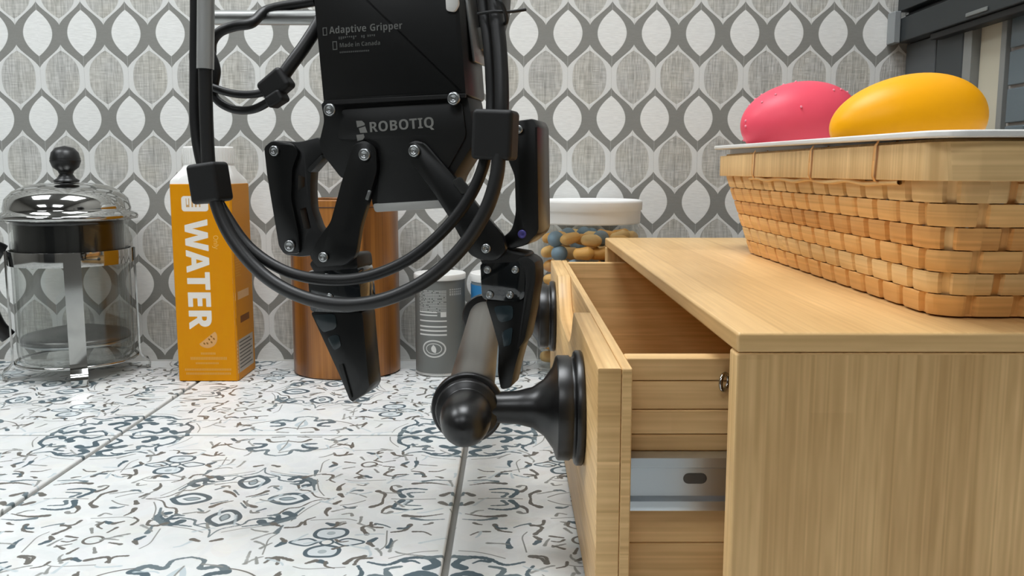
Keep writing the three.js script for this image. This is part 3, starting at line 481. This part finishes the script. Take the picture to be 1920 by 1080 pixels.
{ // water carton
  const w = 0.0655, d0 = 0.953, xL = onLevel(337, 714).x, h1 = at(400, 344, d0).y, h2 = at(400, 311, d0 + 0.02).y, h3 = at(400, 274, d0 + 0.02).y;
  const o = thing('water_carton', 'orange and white water carton with a wide white cap', 'carton', [xL + w / 2, 0, -(d0 + w / 2)]);
  const print = (lab) => canvasTexture(512, 1700, (c, W, H) => {
    c.fillStyle = '#d98f00'; c.fillRect(0, 0, W, H); const r = rng(lab ? 2 : 7); for (let i = 0; i < 300; i++) { c.globalAlpha = 0.04; c.fillStyle = i % 2 ? '#e8a01a' : '#c97f06'; c.fillRect(r() * W, r() * H, 40 + 90 * r(), 60 + 200 * r()); } c.globalAlpha = 1;
    const ink = '#e9e3da';
    if (lab) {
      c.save(); c.translate(112, 300); c.rotate(Math.PI / 2); c.fillStyle = ink; c.textBaseline = 'alphabetic'; c.font = 'bold 290px sans-serif'; const m = c.measureText('WATER').width; c.save(); c.scale(940 / m, 0.94); c.strokeStyle = ink; c.lineWidth = 10; c.lineJoin = 'round'; c.fillText('WATER', 0, 0); c.strokeText('WATER', 0, 0); c.restore(); c.restore();
      c.fillStyle = ink; c.beginPath(); c.roundRect(90, 98, 235, 130, 26); c.fill(); c.fillStyle = '#c9a06a'; for (const [x, wd] of [[130, 30], [178, 14], [208, 16], [244, 12]]) c.fillRect(x, 118, wd, 74); c.fillStyle = ink; c.fillRect(136, 112, 16, 60);
      c.save(); c.translate(358, 430); c.rotate(Math.PI / 2); c.fillStyle = '#e8b768'; c.font = '58px sans-serif'; c.fillText('Only', 0, 0); c.restore();
      c.fillStyle = '#d9a468'; c.beginPath(); c.moveTo(330, 1268); c.quadraticCurveTo(356, 1275, 352, 1330); c.quadraticCurveTo(345, 1400, 265, 1412); c.quadraticCurveTo(205, 1408, 190, 1375); c.closePath(); c.fill(); c.fillStyle = '#8f6428'; for (const [x, y] of [[300, 1310], [322, 1330], [280, 1335], [262, 1370], [235, 1372], [300, 1360]]) { c.beginPath(); c.ellipse(x, y, 11, 7, 0.8, 0, 7); c.fill(); }
      c.fillStyle = '#d6a263'; for (const [x, y, wd, hh] of [[200, 1450, 130, 20], [105, 1490, 330, 26], [150, 1538, 210, 16], [50, 1592, 420, 20], [60, 1628, 400, 20]]) { c.globalAlpha = 0.75; for (let q = x; q < x + wd; q += 15) c.fillRect(q, y, 11, hh); } c.globalAlpha = 1;
    } else {
      c.fillStyle = '#d08804'; c.fillRect(0, 0, W, H); c.globalAlpha = 0.5; c.fillStyle = '#dba049'; for (let i = 0; i < 7; i++) c.fillRect(20, 640 + i * 24, 120 + 60 * r(), 10); c.globalAlpha = 1;
      c.fillStyle = '#dcb07c'; c.fillRect(60, 930, 330, 70); c.fillStyle = '#7d470d'; c.fillRect(110, 1150, 270, 62);
      c.fillStyle = '#b5ada0'; c.fillRect(24, 1350, 440, 290); c.fillStyle = '#55504a'; for (let i = 0; i < 8; i++) c.fillRect(50, 1372 + i * 32, 330 + 50 * (i % 2), 11);
    }
  });
  const orange = phys(0xffffff, 0.45, { map: print(true), specularIntensity: 0.35 }), sideM = phys(0xffffff, 0.45, { map: print(false), specularIntensity: 0.35 }), hw = w / 2;
  const body = new RoundedBoxGeometry(w, h1, w, 2, 0.002); body.translate(0, h1 / 2, 0); part(o, 'body', body, phys(0xd58c02, 0.42));
  const face = (ry, m, name) => { const g = new THREE.BoxGeometry(w - 0.003, h1 - 0.002, 0.0006); g.translate(0, h1 / 2, hw + 0.0002); g.rotateY(ry); part(o, name, g, m); };
  face(0, orange, 'printed_front'); face(Math.PI / 2, sideM, 'printed_side');
  { const r1 = 0.0265, pos = [], idx = [], n = 48, ring = (t, y) => { for (let i = 0; i < n; i++) { const a = i / n * Math.PI * 2, cx = Math.cos(a), sz = Math.sin(a), k = 1 / Math.max(Math.abs(cx), Math.abs(sz)); const sq = [cx * k * (hw - 0.0006), sz * k * (hw - 0.0006)], ci = [cx * r1, sz * r1]; pos.push(mix(sq[0], ci[0], t), y, mix(sq[1], ci[1], t)); } }; const prof = [[0, h1 - 0.0005], [0.04, h1 + 0.003], [0.45, mix(h1, h2, 0.55)], [0.85, mix(h1, h2, 0.92)], [1, h2 + 0.001]]; prof.forEach(([t, y]) => ring(t, y)); for (let q = 0; q < prof.length - 1; q++) for (let i = 0; i < n; i++) { const a = q * n + i, b = q * n + (i + 1) % n; idx.push(a, a + n, b, b, a + n, b + n); } const g = new THREE.BufferGeometry(); g.setAttribute('position', new THREE.Float32BufferAttribute(pos, 3)); g.setIndex(idx); g.computeVertexNormals(); part(o, 'shoulder', toCreasedNormals(g, 0.5), M.whitePlastic, null, 'white plastic shoulder'); }
  part(o, 'cap', (() => { const pts = [[0, h2], [0.0262, h2], [0.0268, h2 + 0.0012], [0.0268, h3 - 0.002], [0.0258, h3 - 0.0004], [0, h3]]; return lathe(pts, 60); })(), M.whitePlastic, null, 'wide white screw cap');
  part(o, 'cap_ridges', mergeGeometries(Array.from({ length: 44 }, (_, i) => { const g = new THREE.BoxGeometry(0.0016, h3 - h2 - 0.006, 0.0009); g.translate(0, (h2 + h3) / 2, 0.027); g.rotateY(i / 44 * Math.PI * 2); return g; })), M.whitePlastic);
}
{ // wooden canister
  const n = makeNoise(21), tex = dataTexture(1024, 1024, (x, y) => {
    const u = x / 1024 * 8, v = y / 1024, wob = n(u * 1.0, v * 2.2, 8, 64) * 2.6 + n(u * 2, v * 5 + 9, 16, 64) * 0.7; const rings = 0.5 + 0.5 * Math.sin((u * 1.1 + wob * 2.2) * 5.2); const fine = n(x * 0.35, y * 0.02, 358, 64) - 0.5, big = n(u + 3, v * 1.2 + 6, 8, 64);
    const k = clamp(0.22 + 0.7 * rings * big + 0.3 * (big - 0.4) + 0.25 * fine); return mix3([182, 120, 56], [84, 46, 14], k);
  });
  const d0 = 0.956, R = 0.061, c = onLevel(650, 714), hTop = at(650, 374, d0 + 0.02).y; const o = thing('wooden_canister', 'brown wood grain canister between the carton and the grey can', 'canister', [at(650, 640, d0 + 0.05).x, 0, -(d0 + 0.0525)]);
  const g = lathe([[0, 0.0005], [R - 0.002, 0.0005], [R, 0.002], [R, hTop - 0.0015], [R - 0.0015, hTop], [R - 0.007, hTop], [R - 0.0075, hTop - 0.0015], [R - 0.0075, 0.008], [0, 0.008]], 96); g.rotateY(2.2); g.scale(1, 1, 0.86); part(o, 'body', g, phys(0xffffff, 0.33, { map: tex, clearcoat: 0.25, clearcoatRoughness: 0.2 }));
  part(o, 'rim_line', (() => { const q = new THREE.TorusGeometry(R + 0.0001, 0.0005, 8, 96); q.rotateX(Math.PI / 2); q.scale(1, 1, 0.86); q.translate(0, hTop - 0.008, 0); return q; })(), std(0x3b1f0b, 0.6));
}
{ // grey can
  const R = 0.0285, d0 = 0.972, c = onLevel(826, 707), top = at(826, 512, d0 + 0.02).y, o = thing('grey_can', 'matte grey can with white lid and small white label print', 'can', [at(826, 640, d0 + R).x, 0, -(d0 + R)]);
  const tex = canvasTexture(1600, 1024, (g, W, H) => {
    g.fillStyle = '#70726f'; g.fillRect(0, 0, W, H); const r = rng(3), u = (a) => (0.5 + a / (2 * Math.PI)) * W;   // a: angle from the side that faces the room
    g.fillStyle = '#b4b5b1'; const bl = u(-0.98), bw = 300;
    for (let i = 0; i < 14; i++) { g.fillStyle = '#c2c3bf'; const y = 110 + i * 17; for (let q = 0; q < bw; q += 15) if (r() > 0.18) g.fillRect(bl + q, y, 11, 8); }
    g.fillStyle = '#d3d3cf'; g.fillRect(bl + bw - 62, 340, 58, 52); g.fillRect(bl, 335, 205, 13); g.fillRect(bl, 368, 205, 13); g.fillRect(bl, 428, bw, 14); for (let i = 0; i < 3; i++) g.fillRect(bl, 488 + i * 44, bw, 17);
    g.strokeStyle = '#c9c9c5'; g.lineWidth = 16; g.beginPath(); g.ellipse(bl + 165, 735, 118, 88, 0, 0, 7); g.stroke(); g.lineWidth = 9; g.beginPath(); g.ellipse(bl + 165, 735, 80, 56, 0, 0, 7); g.stroke(); g.fillStyle = '#d6d6d2'; g.beginPath(); g.moveTo(bl + 160, 690); g.quadraticCurveTo(bl + 205, 725, bl + 185, 780); g.quadraticCurveTo(bl + 130, 770, bl + 140, 720); g.fill();
    g.fillStyle = '#a9aaa6'; for (const [y, h] of [[95, 15], [120, 15], [142, 24]]) for (let q = 0; q < 150; q += 26) g.fillRect(u(0.32) + q, y, 18, h);
  });
  const side = new THREE.CylinderGeometry(R, R, top - 0.008, 72, 1, true); side.rotateY(Math.PI + 0.14); side.translate(0, (top - 0.008) / 2 + 0.002, 0); part(o, 'printed_wall', side, phys(0xffffff, 0.45, { map: tex }));
  part(o, 'base_rim', lathe([[0, 0.0012], [R - 0.002, 0.0004], [R - 0.0005, 0.0006], [R + 0.0003, 0.0022], [R, 0.004]], 64), std(0xc9c9c6, 0.35, 0.7));
  part(o, 'lid', lathe([[R + 0.0004, top - 0.0068], [R + 0.0011, top - 0.0062], [R + 0.0011, top - 0.001], [R, top], [R - 0.002, top], [R - 0.003, top - 0.0012], [0, top - 0.0012]], 64), M.whitePlastic, null, 'white lid');
}
{ // small tub with blue label behind the gripper finger
  const R = 0.031, d0 = 0.968, o = thing('plastic_tub', 'pale plastic tub with a blue label between the grey can and the jar', 'tub', [at(935, 640, d0 + R).x, 0, -(d0 + R)]), top = at(935, 512, d0 + 0.02).y;
  part(o, 'body', lathe([[0, 0.001], [R - 0.005, 0.001], [R - 0.003, 0.003], [R, top - 0.014], [R, top - 0.009], [R - 0.0015, top - 0.008], [R - 0.0045, 0.005], [0, 0.004]], 64), phys(0xb9c8d0, 0.25, { transmission: 0.5, thickness: 0 }));
  part(o, 'blue_label', lathe([[R - 0.0002, top - 0.031], [R + 0.0006, top - 0.031], [R + 0.0008, top - 0.013], [R, top - 0.013]], 64), phys(0x2e78ad, 0.4), null, 'blue paper label');
  part(o, 'lid', lathe([[R + 0.0003, top - 0.0095], [R + 0.0015, top - 0.009], [R + 0.0015, top - 0.001], [R, top], [0, top]], 64), M.whitePlastic);
}
{ // jar of pretzel nuggets
  const cx = 0.0875, cd = 1.0095, R = 0.0585, top = at(1110, 376, cd - 0.04).y, ly = at(1110, 421, cd - 0.05).y, o = thing('snack_jar', 'clear jar with a white lid full of pretzel nuggets', 'jar', [cx, 0, -cd]);
  part(o, 'glass_wall', lathe([[0, 0.001], [R - 0.006, 0.001], [R - 0.001, 0.004], [R, 0.01], [R, ly - 0.012], [R - 0.003, ly - 0.004], [R - 0.004, ly + 0.004]], 64), M.glass);
  part(o, 'lid', lathe([[R - 0.0035, ly], [R - 0.001, ly - 0.0008], [R - 0.0005, ly + 0.001], [R - 0.0005, mix(ly, top, 0.52)], [R + 0.0013, mix(ly, top, 0.56)], [R + 0.0016, top - 0.003], [R + 0.0005, top - 0.0008], [R - 0.003, top], [0, top - 0.0006]], 72), phys(0xefeeea, 0.9, { transmission: 0.4, thickness: 0 }), null, 'white screw lid');
  const r = rng(31), placed = [], golds = [0xf0bd70, 0xeab05c, 0xf6cf8c, 0xdda04c].map((h) => std(h, 0.55)), blue = std(0x7f97a6, 0.55);
  const mk = (s) => { const g = new THREE.CapsuleGeometry(0.0072, 0.0088, 6, 14), p = g.attributes.position, q = rng(s); for (let i = 0; i < p.count; i++) { const y = p.getY(i), k = 1 + 0.1 * Math.sin(y * 420 + s) + 0.05 * (noise(p.getX(i) * 300 + s * 9, p.getZ(i) * 300 + 20) - 0.5); p.setXYZ(i, p.getX(i) * k, y, p.getZ(i) * k * 0.92); } g.computeVertexNormals(); return g; }, geos = [mk(1), mk(2), mk(3)];
  const mkBlue = new THREE.SphereGeometry(0.0092, 20, 14);
  for (let lay = 0; lay < 10; lay++) {
    const y = 0.0118 + lay * 0.0158; if (y > ly - 0.012) break;
    for (let t = 0; t < 900; t++) {
      const a = r() * 6.283, q = Math.sqrt(r()) * (R - 0.0125), x = Math.cos(a) * q, z = Math.sin(a) * q, yy = y + (r() - 0.5) * 0.004; if (z < -0.02 && lay < 9) continue; if (q < R - 0.03 && lay < 8) continue;
      if (placed.some((p) => Math.hypot(p[0] - x, (p[1] - yy) * 1.05, p[2] - z) < 0.0168)) continue; placed.push([x, yy, z, r(), r() * 3, r() * 3]);
    }
  }
  placed.forEach(([x, y, z, k, a, b], i) => { const isB = k < 0.14; const m = solo(isB ? 'blue_snack_ball' : 'pretzel_nugget', isB ? 'round grey blue snack among the pretzel nuggets in the jar' : 'golden brown pretzel nugget in the clear jar', 'snack', isB ? mkBlue : geos[i % 3], isB ? blue : golds[i % 4], [cx + x, y, -cd + z], isB ? 'blue snack balls in the jar' : 'pretzel nuggets in the jar'); const lim = 1.35; m.rotation.set(Math.PI / 2 + (a - 1.5) * 0.3, 0, b * 2); m.rotation.order = 'ZYX'; m.rotation.set((a - 1.5) * 0.25, b * 2, Math.PI / 2); });
}

// ---------------------------------------------------------------- robot gripper
{
  const YAW = 14 * Math.PI / 180, O = at(745, 300, 0.575), ex = V(Math.cos(YAW), 0, Math.sin(YAW)), nn = V(-Math.sin(YAW), 0, Math.cos(YAW));
  const o = thing('robot_gripper', 'black two finger robot gripper with looped cables reaching for the drawer handle', 'robot gripper', O.toArray()); o.rotation.y = -YAW;
  // the photograph's pixel seen on the gripper's own front plane, `off` metres in front of it
  const gp = (px, py, off = 0) => { const v = ray(px, py), c = V(0, CAM_H, 0), q = O.clone().addScaledVector(nn, off); const t = q.clone().sub(c).dot(nn) / v.dot(nn); const P = v.multiplyScalar(t).add(c).sub(O); return V(P.dot(ex), P.y, off); };
  const plate = (name, pts, off, thick, mat, { bev = 0.0012, smooth = false, par = o, holes = [], label } = {}) => {
    const s = new THREE.Shape(), Q = pts.map(([x, y]) => gp(x, y, off));
    if (smooth) { s.moveTo(Q[0].x, Q[0].y); s.splineThru([...Q.slice(1), Q[0]].map((q) => new THREE.Vector2(q.x, q.y))); }
    else { // corners rounded a little
      const n = Q.length; for (let i = 0; i < n; i++) { const a = Q[(i + n - 1) % n], b = Q[i], c = Q[(i + 1) % n], la = a.distanceTo(b), lc = c.distanceTo(b), r = Math.min(0.0035, la * 0.35, lc * 0.35), p0 = b.clone().lerp(a, r / la), p1 = b.clone().lerp(c, r / lc); if (i) s.lineTo(p0.x, p0.y); else s.moveTo(p0.x, p0.y); s.quadraticCurveTo(b.x, b.y, p1.x, p1.y); } s.closePath();
    }
    for (const h of holes) { const p = new THREE.Path(), H = h.map(([x, y]) => gp(x, y, off)); H.forEach((q, i) => (i ? p.lineTo(q.x, q.y) : p.moveTo(q.x, q.y))); p.closePath(); s.holes.push(p); }
    const g = new THREE.ExtrudeGeometry(s, { depth: thick - 2 * bev, bevelEnabled: bev > 0, bevelThickness: bev, bevelSize: bev, bevelOffset: -bev, bevelSegments: 2, curveSegments: 8 }); g.translate(0, 0, off - thick + bev); return part(par, name, toCreasedNormals(g, 0.6), mat, null, label);
  };
  const disc = (name, px, py, off, rpx, mat, h = 0.0022, par = o) => { const c = gp(px, py, off), e = gp(px + rpx, py, off), r = e.x - c.x; const g = lathe([[0, 0], [r, 0], [r, h * 0.6], [r * 0.82, h], [r * 0.42, h], [r * 0.36, h * 0.45], [0, h * 0.45]], 28); g.rotateX(Math.PI / 2); g.translate(c.x, c.y, c.z - 0.0004); return part(par, name, g, mat); };
  const cableThru = (name, pts, r, mat, seg = 90) => part(o, name, tube(pts.map(([x, y, f]) => gp(x, y, f)), r, seg, 14), mat);
  const face = phys(0x0c0d0d, 0.34), faceM = phys(0x101111, 0.5), edge = phys(0x232423, 0.45);
  // motor housing and palm
  const housing = plate('motor_housing', [[574, -110], [852, -130], [876, 182], [740, 192], [603, 196]], 0.006, 0.044, face, { bev: 0.004, label: 'black housing with white lettering' });
  plate('palm_plate', [[600, 191], [876, 176], [884, 215], [893, 262], [850, 330], [836, 381], [698, 390], [690, 330], [640, 336], [604, 290], [597, 268], [607, 225]], 0.0, 0.032, faceM);
  plate('palm_cover', [[640, 205], [866, 190], [874, 255], [838, 320], [828, 376], [706, 384], [712, 300], [690, 262], [632, 262]], 0.0022, 0.003, phys(0x121313, 0.42), { bev: 0.0006 });
  plate('groove', [[606, 188], [872, 175], [872, 183], [606, 197]], 0.0068, 0.003, std(0x040404, 0.6), { bev: 0.0004 });
  plate('base_strip', [[698, 382], [838, 374], [836, 390], [702, 398]], 0.0026, 0.03, std(0xb4b5b2, 0.4), { bev: 0.0008, label: 'bare aluminium strip' });
  plate('wrist_coupling', [[560, -330], [880, -345], [868, -120], [570, -105]], 0.012, 0.085, phys(0x2a2b2c, 0.4), { bev: 0.004 });
  plate('side_plate', [[866, -40], [872, -40], [891, 115], [886, 116]], -0.006, 0.03, M.alu, { bev: 0.0005, label: 'thin bare metal plate' });
  plate('clip', [[834, -20], [856, -20], [860, 8], [852, 22], [836, 20]], 0.0085, 0.003, M.whitePlastic, { bev: 0.0006 });
  // outer and inner links
  const link = plate('outer_link', [[494, 276], [508, 263], [560, 266], [600, 256], [606, 288], [584, 318], [582, 352], [584, 392], [597, 428], [612, 444], [600, 478], [562, 482], [532, 478], [522, 462], [510, 390], [500, 330]], -0.012, 0.012, faceM, { bev: 0.0016, holes: [[[556, 322], [576, 330], [575, 352], [556, 366]], [[557, 388], [577, 384], [588, 428], [578, 438], [566, 430]]] });
  plate('outer_link_plate', [[494, 276], [508, 264], [545, 268], [560, 284], [548, 316], [546, 372], [554, 410], [560, 440], [562, 476], [532, 477], [522, 462], [510, 390], [500, 330]], -0.0085, 0.006, face, { bev: 0.001 });
  plate('outer_link_rib', [[574, 318], [602, 290], [606, 297], [582, 324]], -0.0095, 0.012, edge, { bev: 0.0008 });
  plate('inner_link', [[662, 270], [684, 262], [705, 276], [707, 320], [692, 372], [676, 425], [668, 478], [648, 498], [594, 502], [578, 480], [600, 440], [618, 418], [640, 338], [652, 300]], 0.0055, 0.006, face, { bev: 0.0012 });
  plate('outer_link', [[964, 240], [970, 226], [1000, 222], [1008, 236], [1011, 436], [986, 460], [948, 470], [932, 452], [958, 432], [966, 400], [964, 330], [950, 296], [945, 262]], -0.008, 0.036, face, { bev: 0.0016 });
  plate('outer_link_arm', [[876, 205], [908, 225], [962, 232], [966, 262], [905, 300], [884, 262]], -0.012, 0.03, faceM, { bev: 0.0012 });
  plate('inner_link', [[762, 270], [778, 262], [798, 268], [848, 326], [905, 398], [942, 440], [950, 470], [930, 490], [900, 488], [880, 478], [846, 416], [812, 362], [770, 306]], 0.0045, 0.006, face, { bev: 0.0012 });
  plate('link_spacer', [[846, 340], [862, 330], [882, 356], [866, 366]], 0.0065, 0.003, edge, { bev: 0.0006 });
  // finger mounts and fingertips
  for (const [a, b] of [[[[578, 494], [596, 480], [668, 476], [672, 506], [640, 512], [590, 514]], 0], [[[896, 478], [946, 470], [985, 476], [988, 496], [905, 500]], 1]]) plate('finger_mount', a, -0.004, 0.026, faceM, { bev: 0.0012 });
  const clearDark = phys(0x14181a, 0.12, { clearcoat: 1, clearcoatRoughness: 0.05 });
  plate('finger_clamp', [[574, 508], [672, 500], [680, 584], [652, 588], [580, 586]], -0.0035, 0.026, clearDark, { bev: 0.0022, label: 'glossy dark plastic clamp' });
  plate('finger_clamp', [[898, 492], [978, 488], [986, 510], [984, 560], [968, 568], [902, 562]], -0.0035, 0.026, clearDark, { bev: 0.0022, label: 'glossy dark plastic clamp' });
  const tipL = plate('fingertip', [[580, 584], [680, 584], [690, 700], [693, 726], [686, 738], [660, 755], [654, 750], [636, 706]], -0.006, 0.022, face, { bev: 0.0016 });
  for (const q of [[[586, 590], [628, 588], [632, 616], [606, 624], [598, 614]], [[612, 632], [634, 626], [640, 650], [626, 658]]]) plate('fingertip_window', q, -0.0052, 0.002, std(0x2a3336, 0.2), { bev: 0.0004, par: tipL });
  plate('fingertip_rib', [[634, 686], [642, 682], [648, 704], [660, 746], [654, 748], [640, 706]], -0.0046, 0.003, edge, { bev: 0.0006, par: tipL });
  const tipR = plate('fingertip', [[908, 560], [984, 560], [990, 590], [980, 640], [966, 690], [958, 728], [938, 732], [932, 700], [934, 650], [922, 606]], -0.006, 0.022, face, { bev: 0.0016 });
  for (const q of [[[924, 574], [962, 572], [962, 600], [936, 606]], [[940, 622], [962, 612], [958, 646], [944, 652]]]) plate('fingertip_window', q, -0.0052, 0.002, std(0x2c3a40, 0.2), { bev: 0.0004, par: tipR });
  plate('fingertip_spine', [[966, 486], [988, 480], [1004, 492], [1006, 520], [996, 580], [984, 640], [968, 660], [976, 600], [984, 540], [984, 510]], -0.0025, 0.024, faceM, { bev: 0.0014, par: o });
  // screws
  for (const [x, y, r, f] of [[619, 206, 11, 0.0068], [851, 185, 12, 0.0082], [684, 290, 11, 0.006], [777, 283, 11, 0.005], [515, 283, 9, -0.008], [544, 461, 10, -0.008], [607, 482, 9, 0.006], [912, 466, 9, 0.005], [973, 243, 8, -0.0076]]) disc('screw', x, y, f, r, M.screw);
  disc('pin', 979, 439, -0.0076, 8, std(0x5a55a5, 0.35, 0.3), 0.0016).userData.label = 'violet anodised pin';
  for (const [x, y] of [[914, 506], [966, 506], [918, 553], [956, 553]]) disc('clamp_screw', x, y, -0.003, 7, M.screw, 0.0012);
  for (const [x, y] of [[612, 519], [618, 556]]) disc('clamp_screw', x, y, -0.003, 6, M.screw, 0.0012);
  plate('spring_clip', [[684, 374], [690, 356], [696, 358], [690, 376]], 0.0064, 0.002, M.screw, { bev: 0.0004 });
  // lettering
  const decal = (name, a, b, tilt, hpx, off, W, H, draw) => { const p = gp(a[0], a[1], off), q = gp(b[0], b[1], off), w = p.distanceTo(q), h = w * H / W; const g = new THREE.PlaneGeometry(w, h); g.rotateZ(Math.atan2(q.y - p.y, q.x - p.x)); g.translate((p.x + q.x) / 2, (p.y + q.y) / 2, off); const t = canvasTexture(W, H, draw); part(housing, name, g, new THREE.MeshStandardMaterial({ map: t, transparent: true, roughness: 0.6 })); };
  decal('lettering', [665, 243], [816, 231], 0, 0, 0.0023, 900, 300, (c) => { c.fillStyle = '#8b8b87'; c.font = 'bold 148px sans-serif'; c.textBaseline = 'alphabetic'; const m = c.measureText('ROBOTIQ').width; c.save(); c.translate(158, 190); c.scale(735 / m, 1.0); c.fillText('ROBOTIQ', 0, 0); c.restore(); const q = (pts) => { c.beginPath(); pts.forEach((p, i) => (i ? c.lineTo(...p) : c.moveTo(...p))); c.closePath(); c.fill(); }; q([[24, 60], [90, 64], [118, 92], [118, 112], [70, 122], [30, 128]]); q([[48, 140], [122, 124], [142, 192], [60, 190]]); q([[14, 206], [98, 204], [106, 236], [84, 262], [20, 272]]); });
  decal('lettering', [604, 79], [766, 68], 0, 0, 0.0063, 1000, 420, (c) => {
    const r = rng(8); c.fillStyle = '#6b6c69'; c.font = 'bold 102px sans-serif'; c.fillText('Adaptive', 90, 128); c.fillText('Gripper', 560, 128); c.strokeStyle = '#60615e'; c.lineWidth = 10; c.strokeRect(18, 62, 42, 76); c.strokeRect(126, 214, 44, 82);
    c.fillStyle = '#595a57'; c.font = 'bold 62px sans-serif'; c.fillText('Made in Canada', 200, 278); c.fillStyle = '#4f504e'; for (let x = 196; x < 620; x += 24) if (r() > 0.15) c.fillRect(x, 164, 16, 14 + 26 * r()); for (let x = 200; x < 540; x += 22) c.fillRect(x, 322, 15, 18);
  });
  // cables
  cableThru('hose', [[388, -120, 0.03], [386, 0, 0.032], [385, 130, 0.034], [388, 250, 0.036], [394, 330, 0.038], [414, 405, 0.04], [446, 463, 0.042], [500, 520, 0.044], [565, 556, 0.046], [640, 571, 0.046], [722, 561, 0.046], [802, 523, 0.044], [868, 462, 0.042], [912, 392, 0.04], [931, 332, 0.038], [936, 280, 0.036], [941, 200, 0.034], [938, 100, 0.028], [928, 0, 0.02], [920, -120, 0.016]], 0.0043, M.cable, 160);
  cableThru('hose', [[366, -120, 0.024], [367, 0, 0.026], [366, 130, 0.027], [368, 250, 0.03], [386, 330, 0.032], [424, 404, 0.034], [470, 466, 0.036], [535, 508, 0.037], [605, 524, 0.038], [682, 520, 0.037], [762, 489, 0.036], [832, 432, 0.034], [880, 370, 0.032], [906, 312, 0.03], [916, 260, 0.028], [922, 200, 0.024], [918, 100, 0.02], [906, 0, 0.014], [900, -120, 0.01]], 0.0036, M.cableDark, 160);
  part(o, 'metal_sleeve', tube([gp(386, -110, 0.0318), gp(386, 0, 0.0322), gp(385, 130, 0.0342)], 0.0053, 20, 20), std(0xb2b3b1, 0.42, 0.6), null, 'bare metal sleeve');
  for (const [pts, w, f] of [[[[386, 306], [398, 380]], 27, 0.036], [[[930, 206], [926, 300]], 38, 0.032]]) { const a = gp(pts[0][0], pts[0][1], f), b = gp(pts[1][0], pts[1][1], f), e = gp(pts[0][0] + w, pts[0][1], f).x - a.x, l = a.distanceTo(b); const g = new RoundedBoxGeometry(e * 2, l, 0.019, 3, 0.0028); g.rotateZ(Math.atan2(b.y - a.y, b.x - a.x) + Math.PI / 2); g.translate((a.x + b.x) / 2, (a.y + b.y) / 2, f - 0.001); part(o, 'cable_clamp', g, M.blackMatte); }
  cableThru('rear_cable', [[376, 60, 0.01], [362, 105, 0.012], [376, 150, 0.012], [410, 168, 0.01], [450, 177, 0.008], [490, 174, 0.006], [516, 160, 0.004]], 0.0026, M.cableDark, 60);
  cableThru('rear_cable', [[392, 90, 0.006], [406, 130, 0.006], [402, 180, 0.006], [432, 203, 0.005], [470, 206, 0.004], [505, 190, 0.004], [530, 168, 0.004]], 0.0028, M.cableDark, 60);
  cableThru('rear_cable', [[396, 100, 0.0], [398, 78, 0.0], [412, 60, 0.0], [440, 49, -0.002], [470, 44, -0.006], [500, 20, -0.02], [590, 2, -0.024]], 0.0034, M.cableDark, 60);
  cableThru('rear_cable', [[520, 158, 0.004], [545, 122, 0.0], [570, 88, -0.006], [600, 40, -0.016], [620, 0, -0.03]], 0.0045, M.cable, 40);
  { const a = gp(518, 160, 0.004); const g = new RoundedBoxGeometry(0.0205, 0.0155, 0.012, 4, 0.003); g.rotateZ(0.62); g.translate(a.x, a.y, a.z); part(o, 'cable_plug', g, M.blackMatte); const b = gp(520, 186, 0.006); const h = new RoundedBoxGeometry(0.012, 0.008, 0.012, 3, 0.002); h.rotateZ(0.5); h.translate(b.x, b.y, b.z); part(o, 'cable_plug', h, M.blackMatte); }
  { const a = gp(404, 33, -0.022), b = gp(600, 33, -0.022); const g = tube([a, b], 0.005, 4, 20); part(o, 'cross_rod', g, M.alu, null, 'bare metal cross rod'); const c = gp(404, 33, -0.022); }
  plate('camera_mount', [[886, -60], [940, -60], [935, 20], [914, 88], [890, 96], [888, 60]], -0.026, 0.03, M.black, { bev: 0.001 });
  plate('mount_bracket', [[889, 52], [906, 50], [912, 88], [892, 98]], -0.022, 0.012, std(0x5b5c58, 0.45), { bev: 0.0006 });
  plate('mount_bracket', [[886, 98], [914, 90], [916, 102], [900, 112], [888, 116]], -0.03, 0.02, std(0x6a6b66, 0.45), { bev: 0.0006 });
  part(o, 'zip_tie', mergeGeometries([tube([gp(896, 26, 0.022), gp(924, 22, 0.03), gp(956, 22, 0.026), gp(986, 18, 0.02)], 0.0009, 24, 8), tube([gp(918, -10, 0.03), gp(940, 6, 0.034), gp(950, 40, 0.026), gp(930, 46, 0.012)], 0.0012, 24, 8)]), M.blackMatte);
}

// ---------------------------------------------------------------- hand over
shade(scene);
renderer.render(scene, camera);
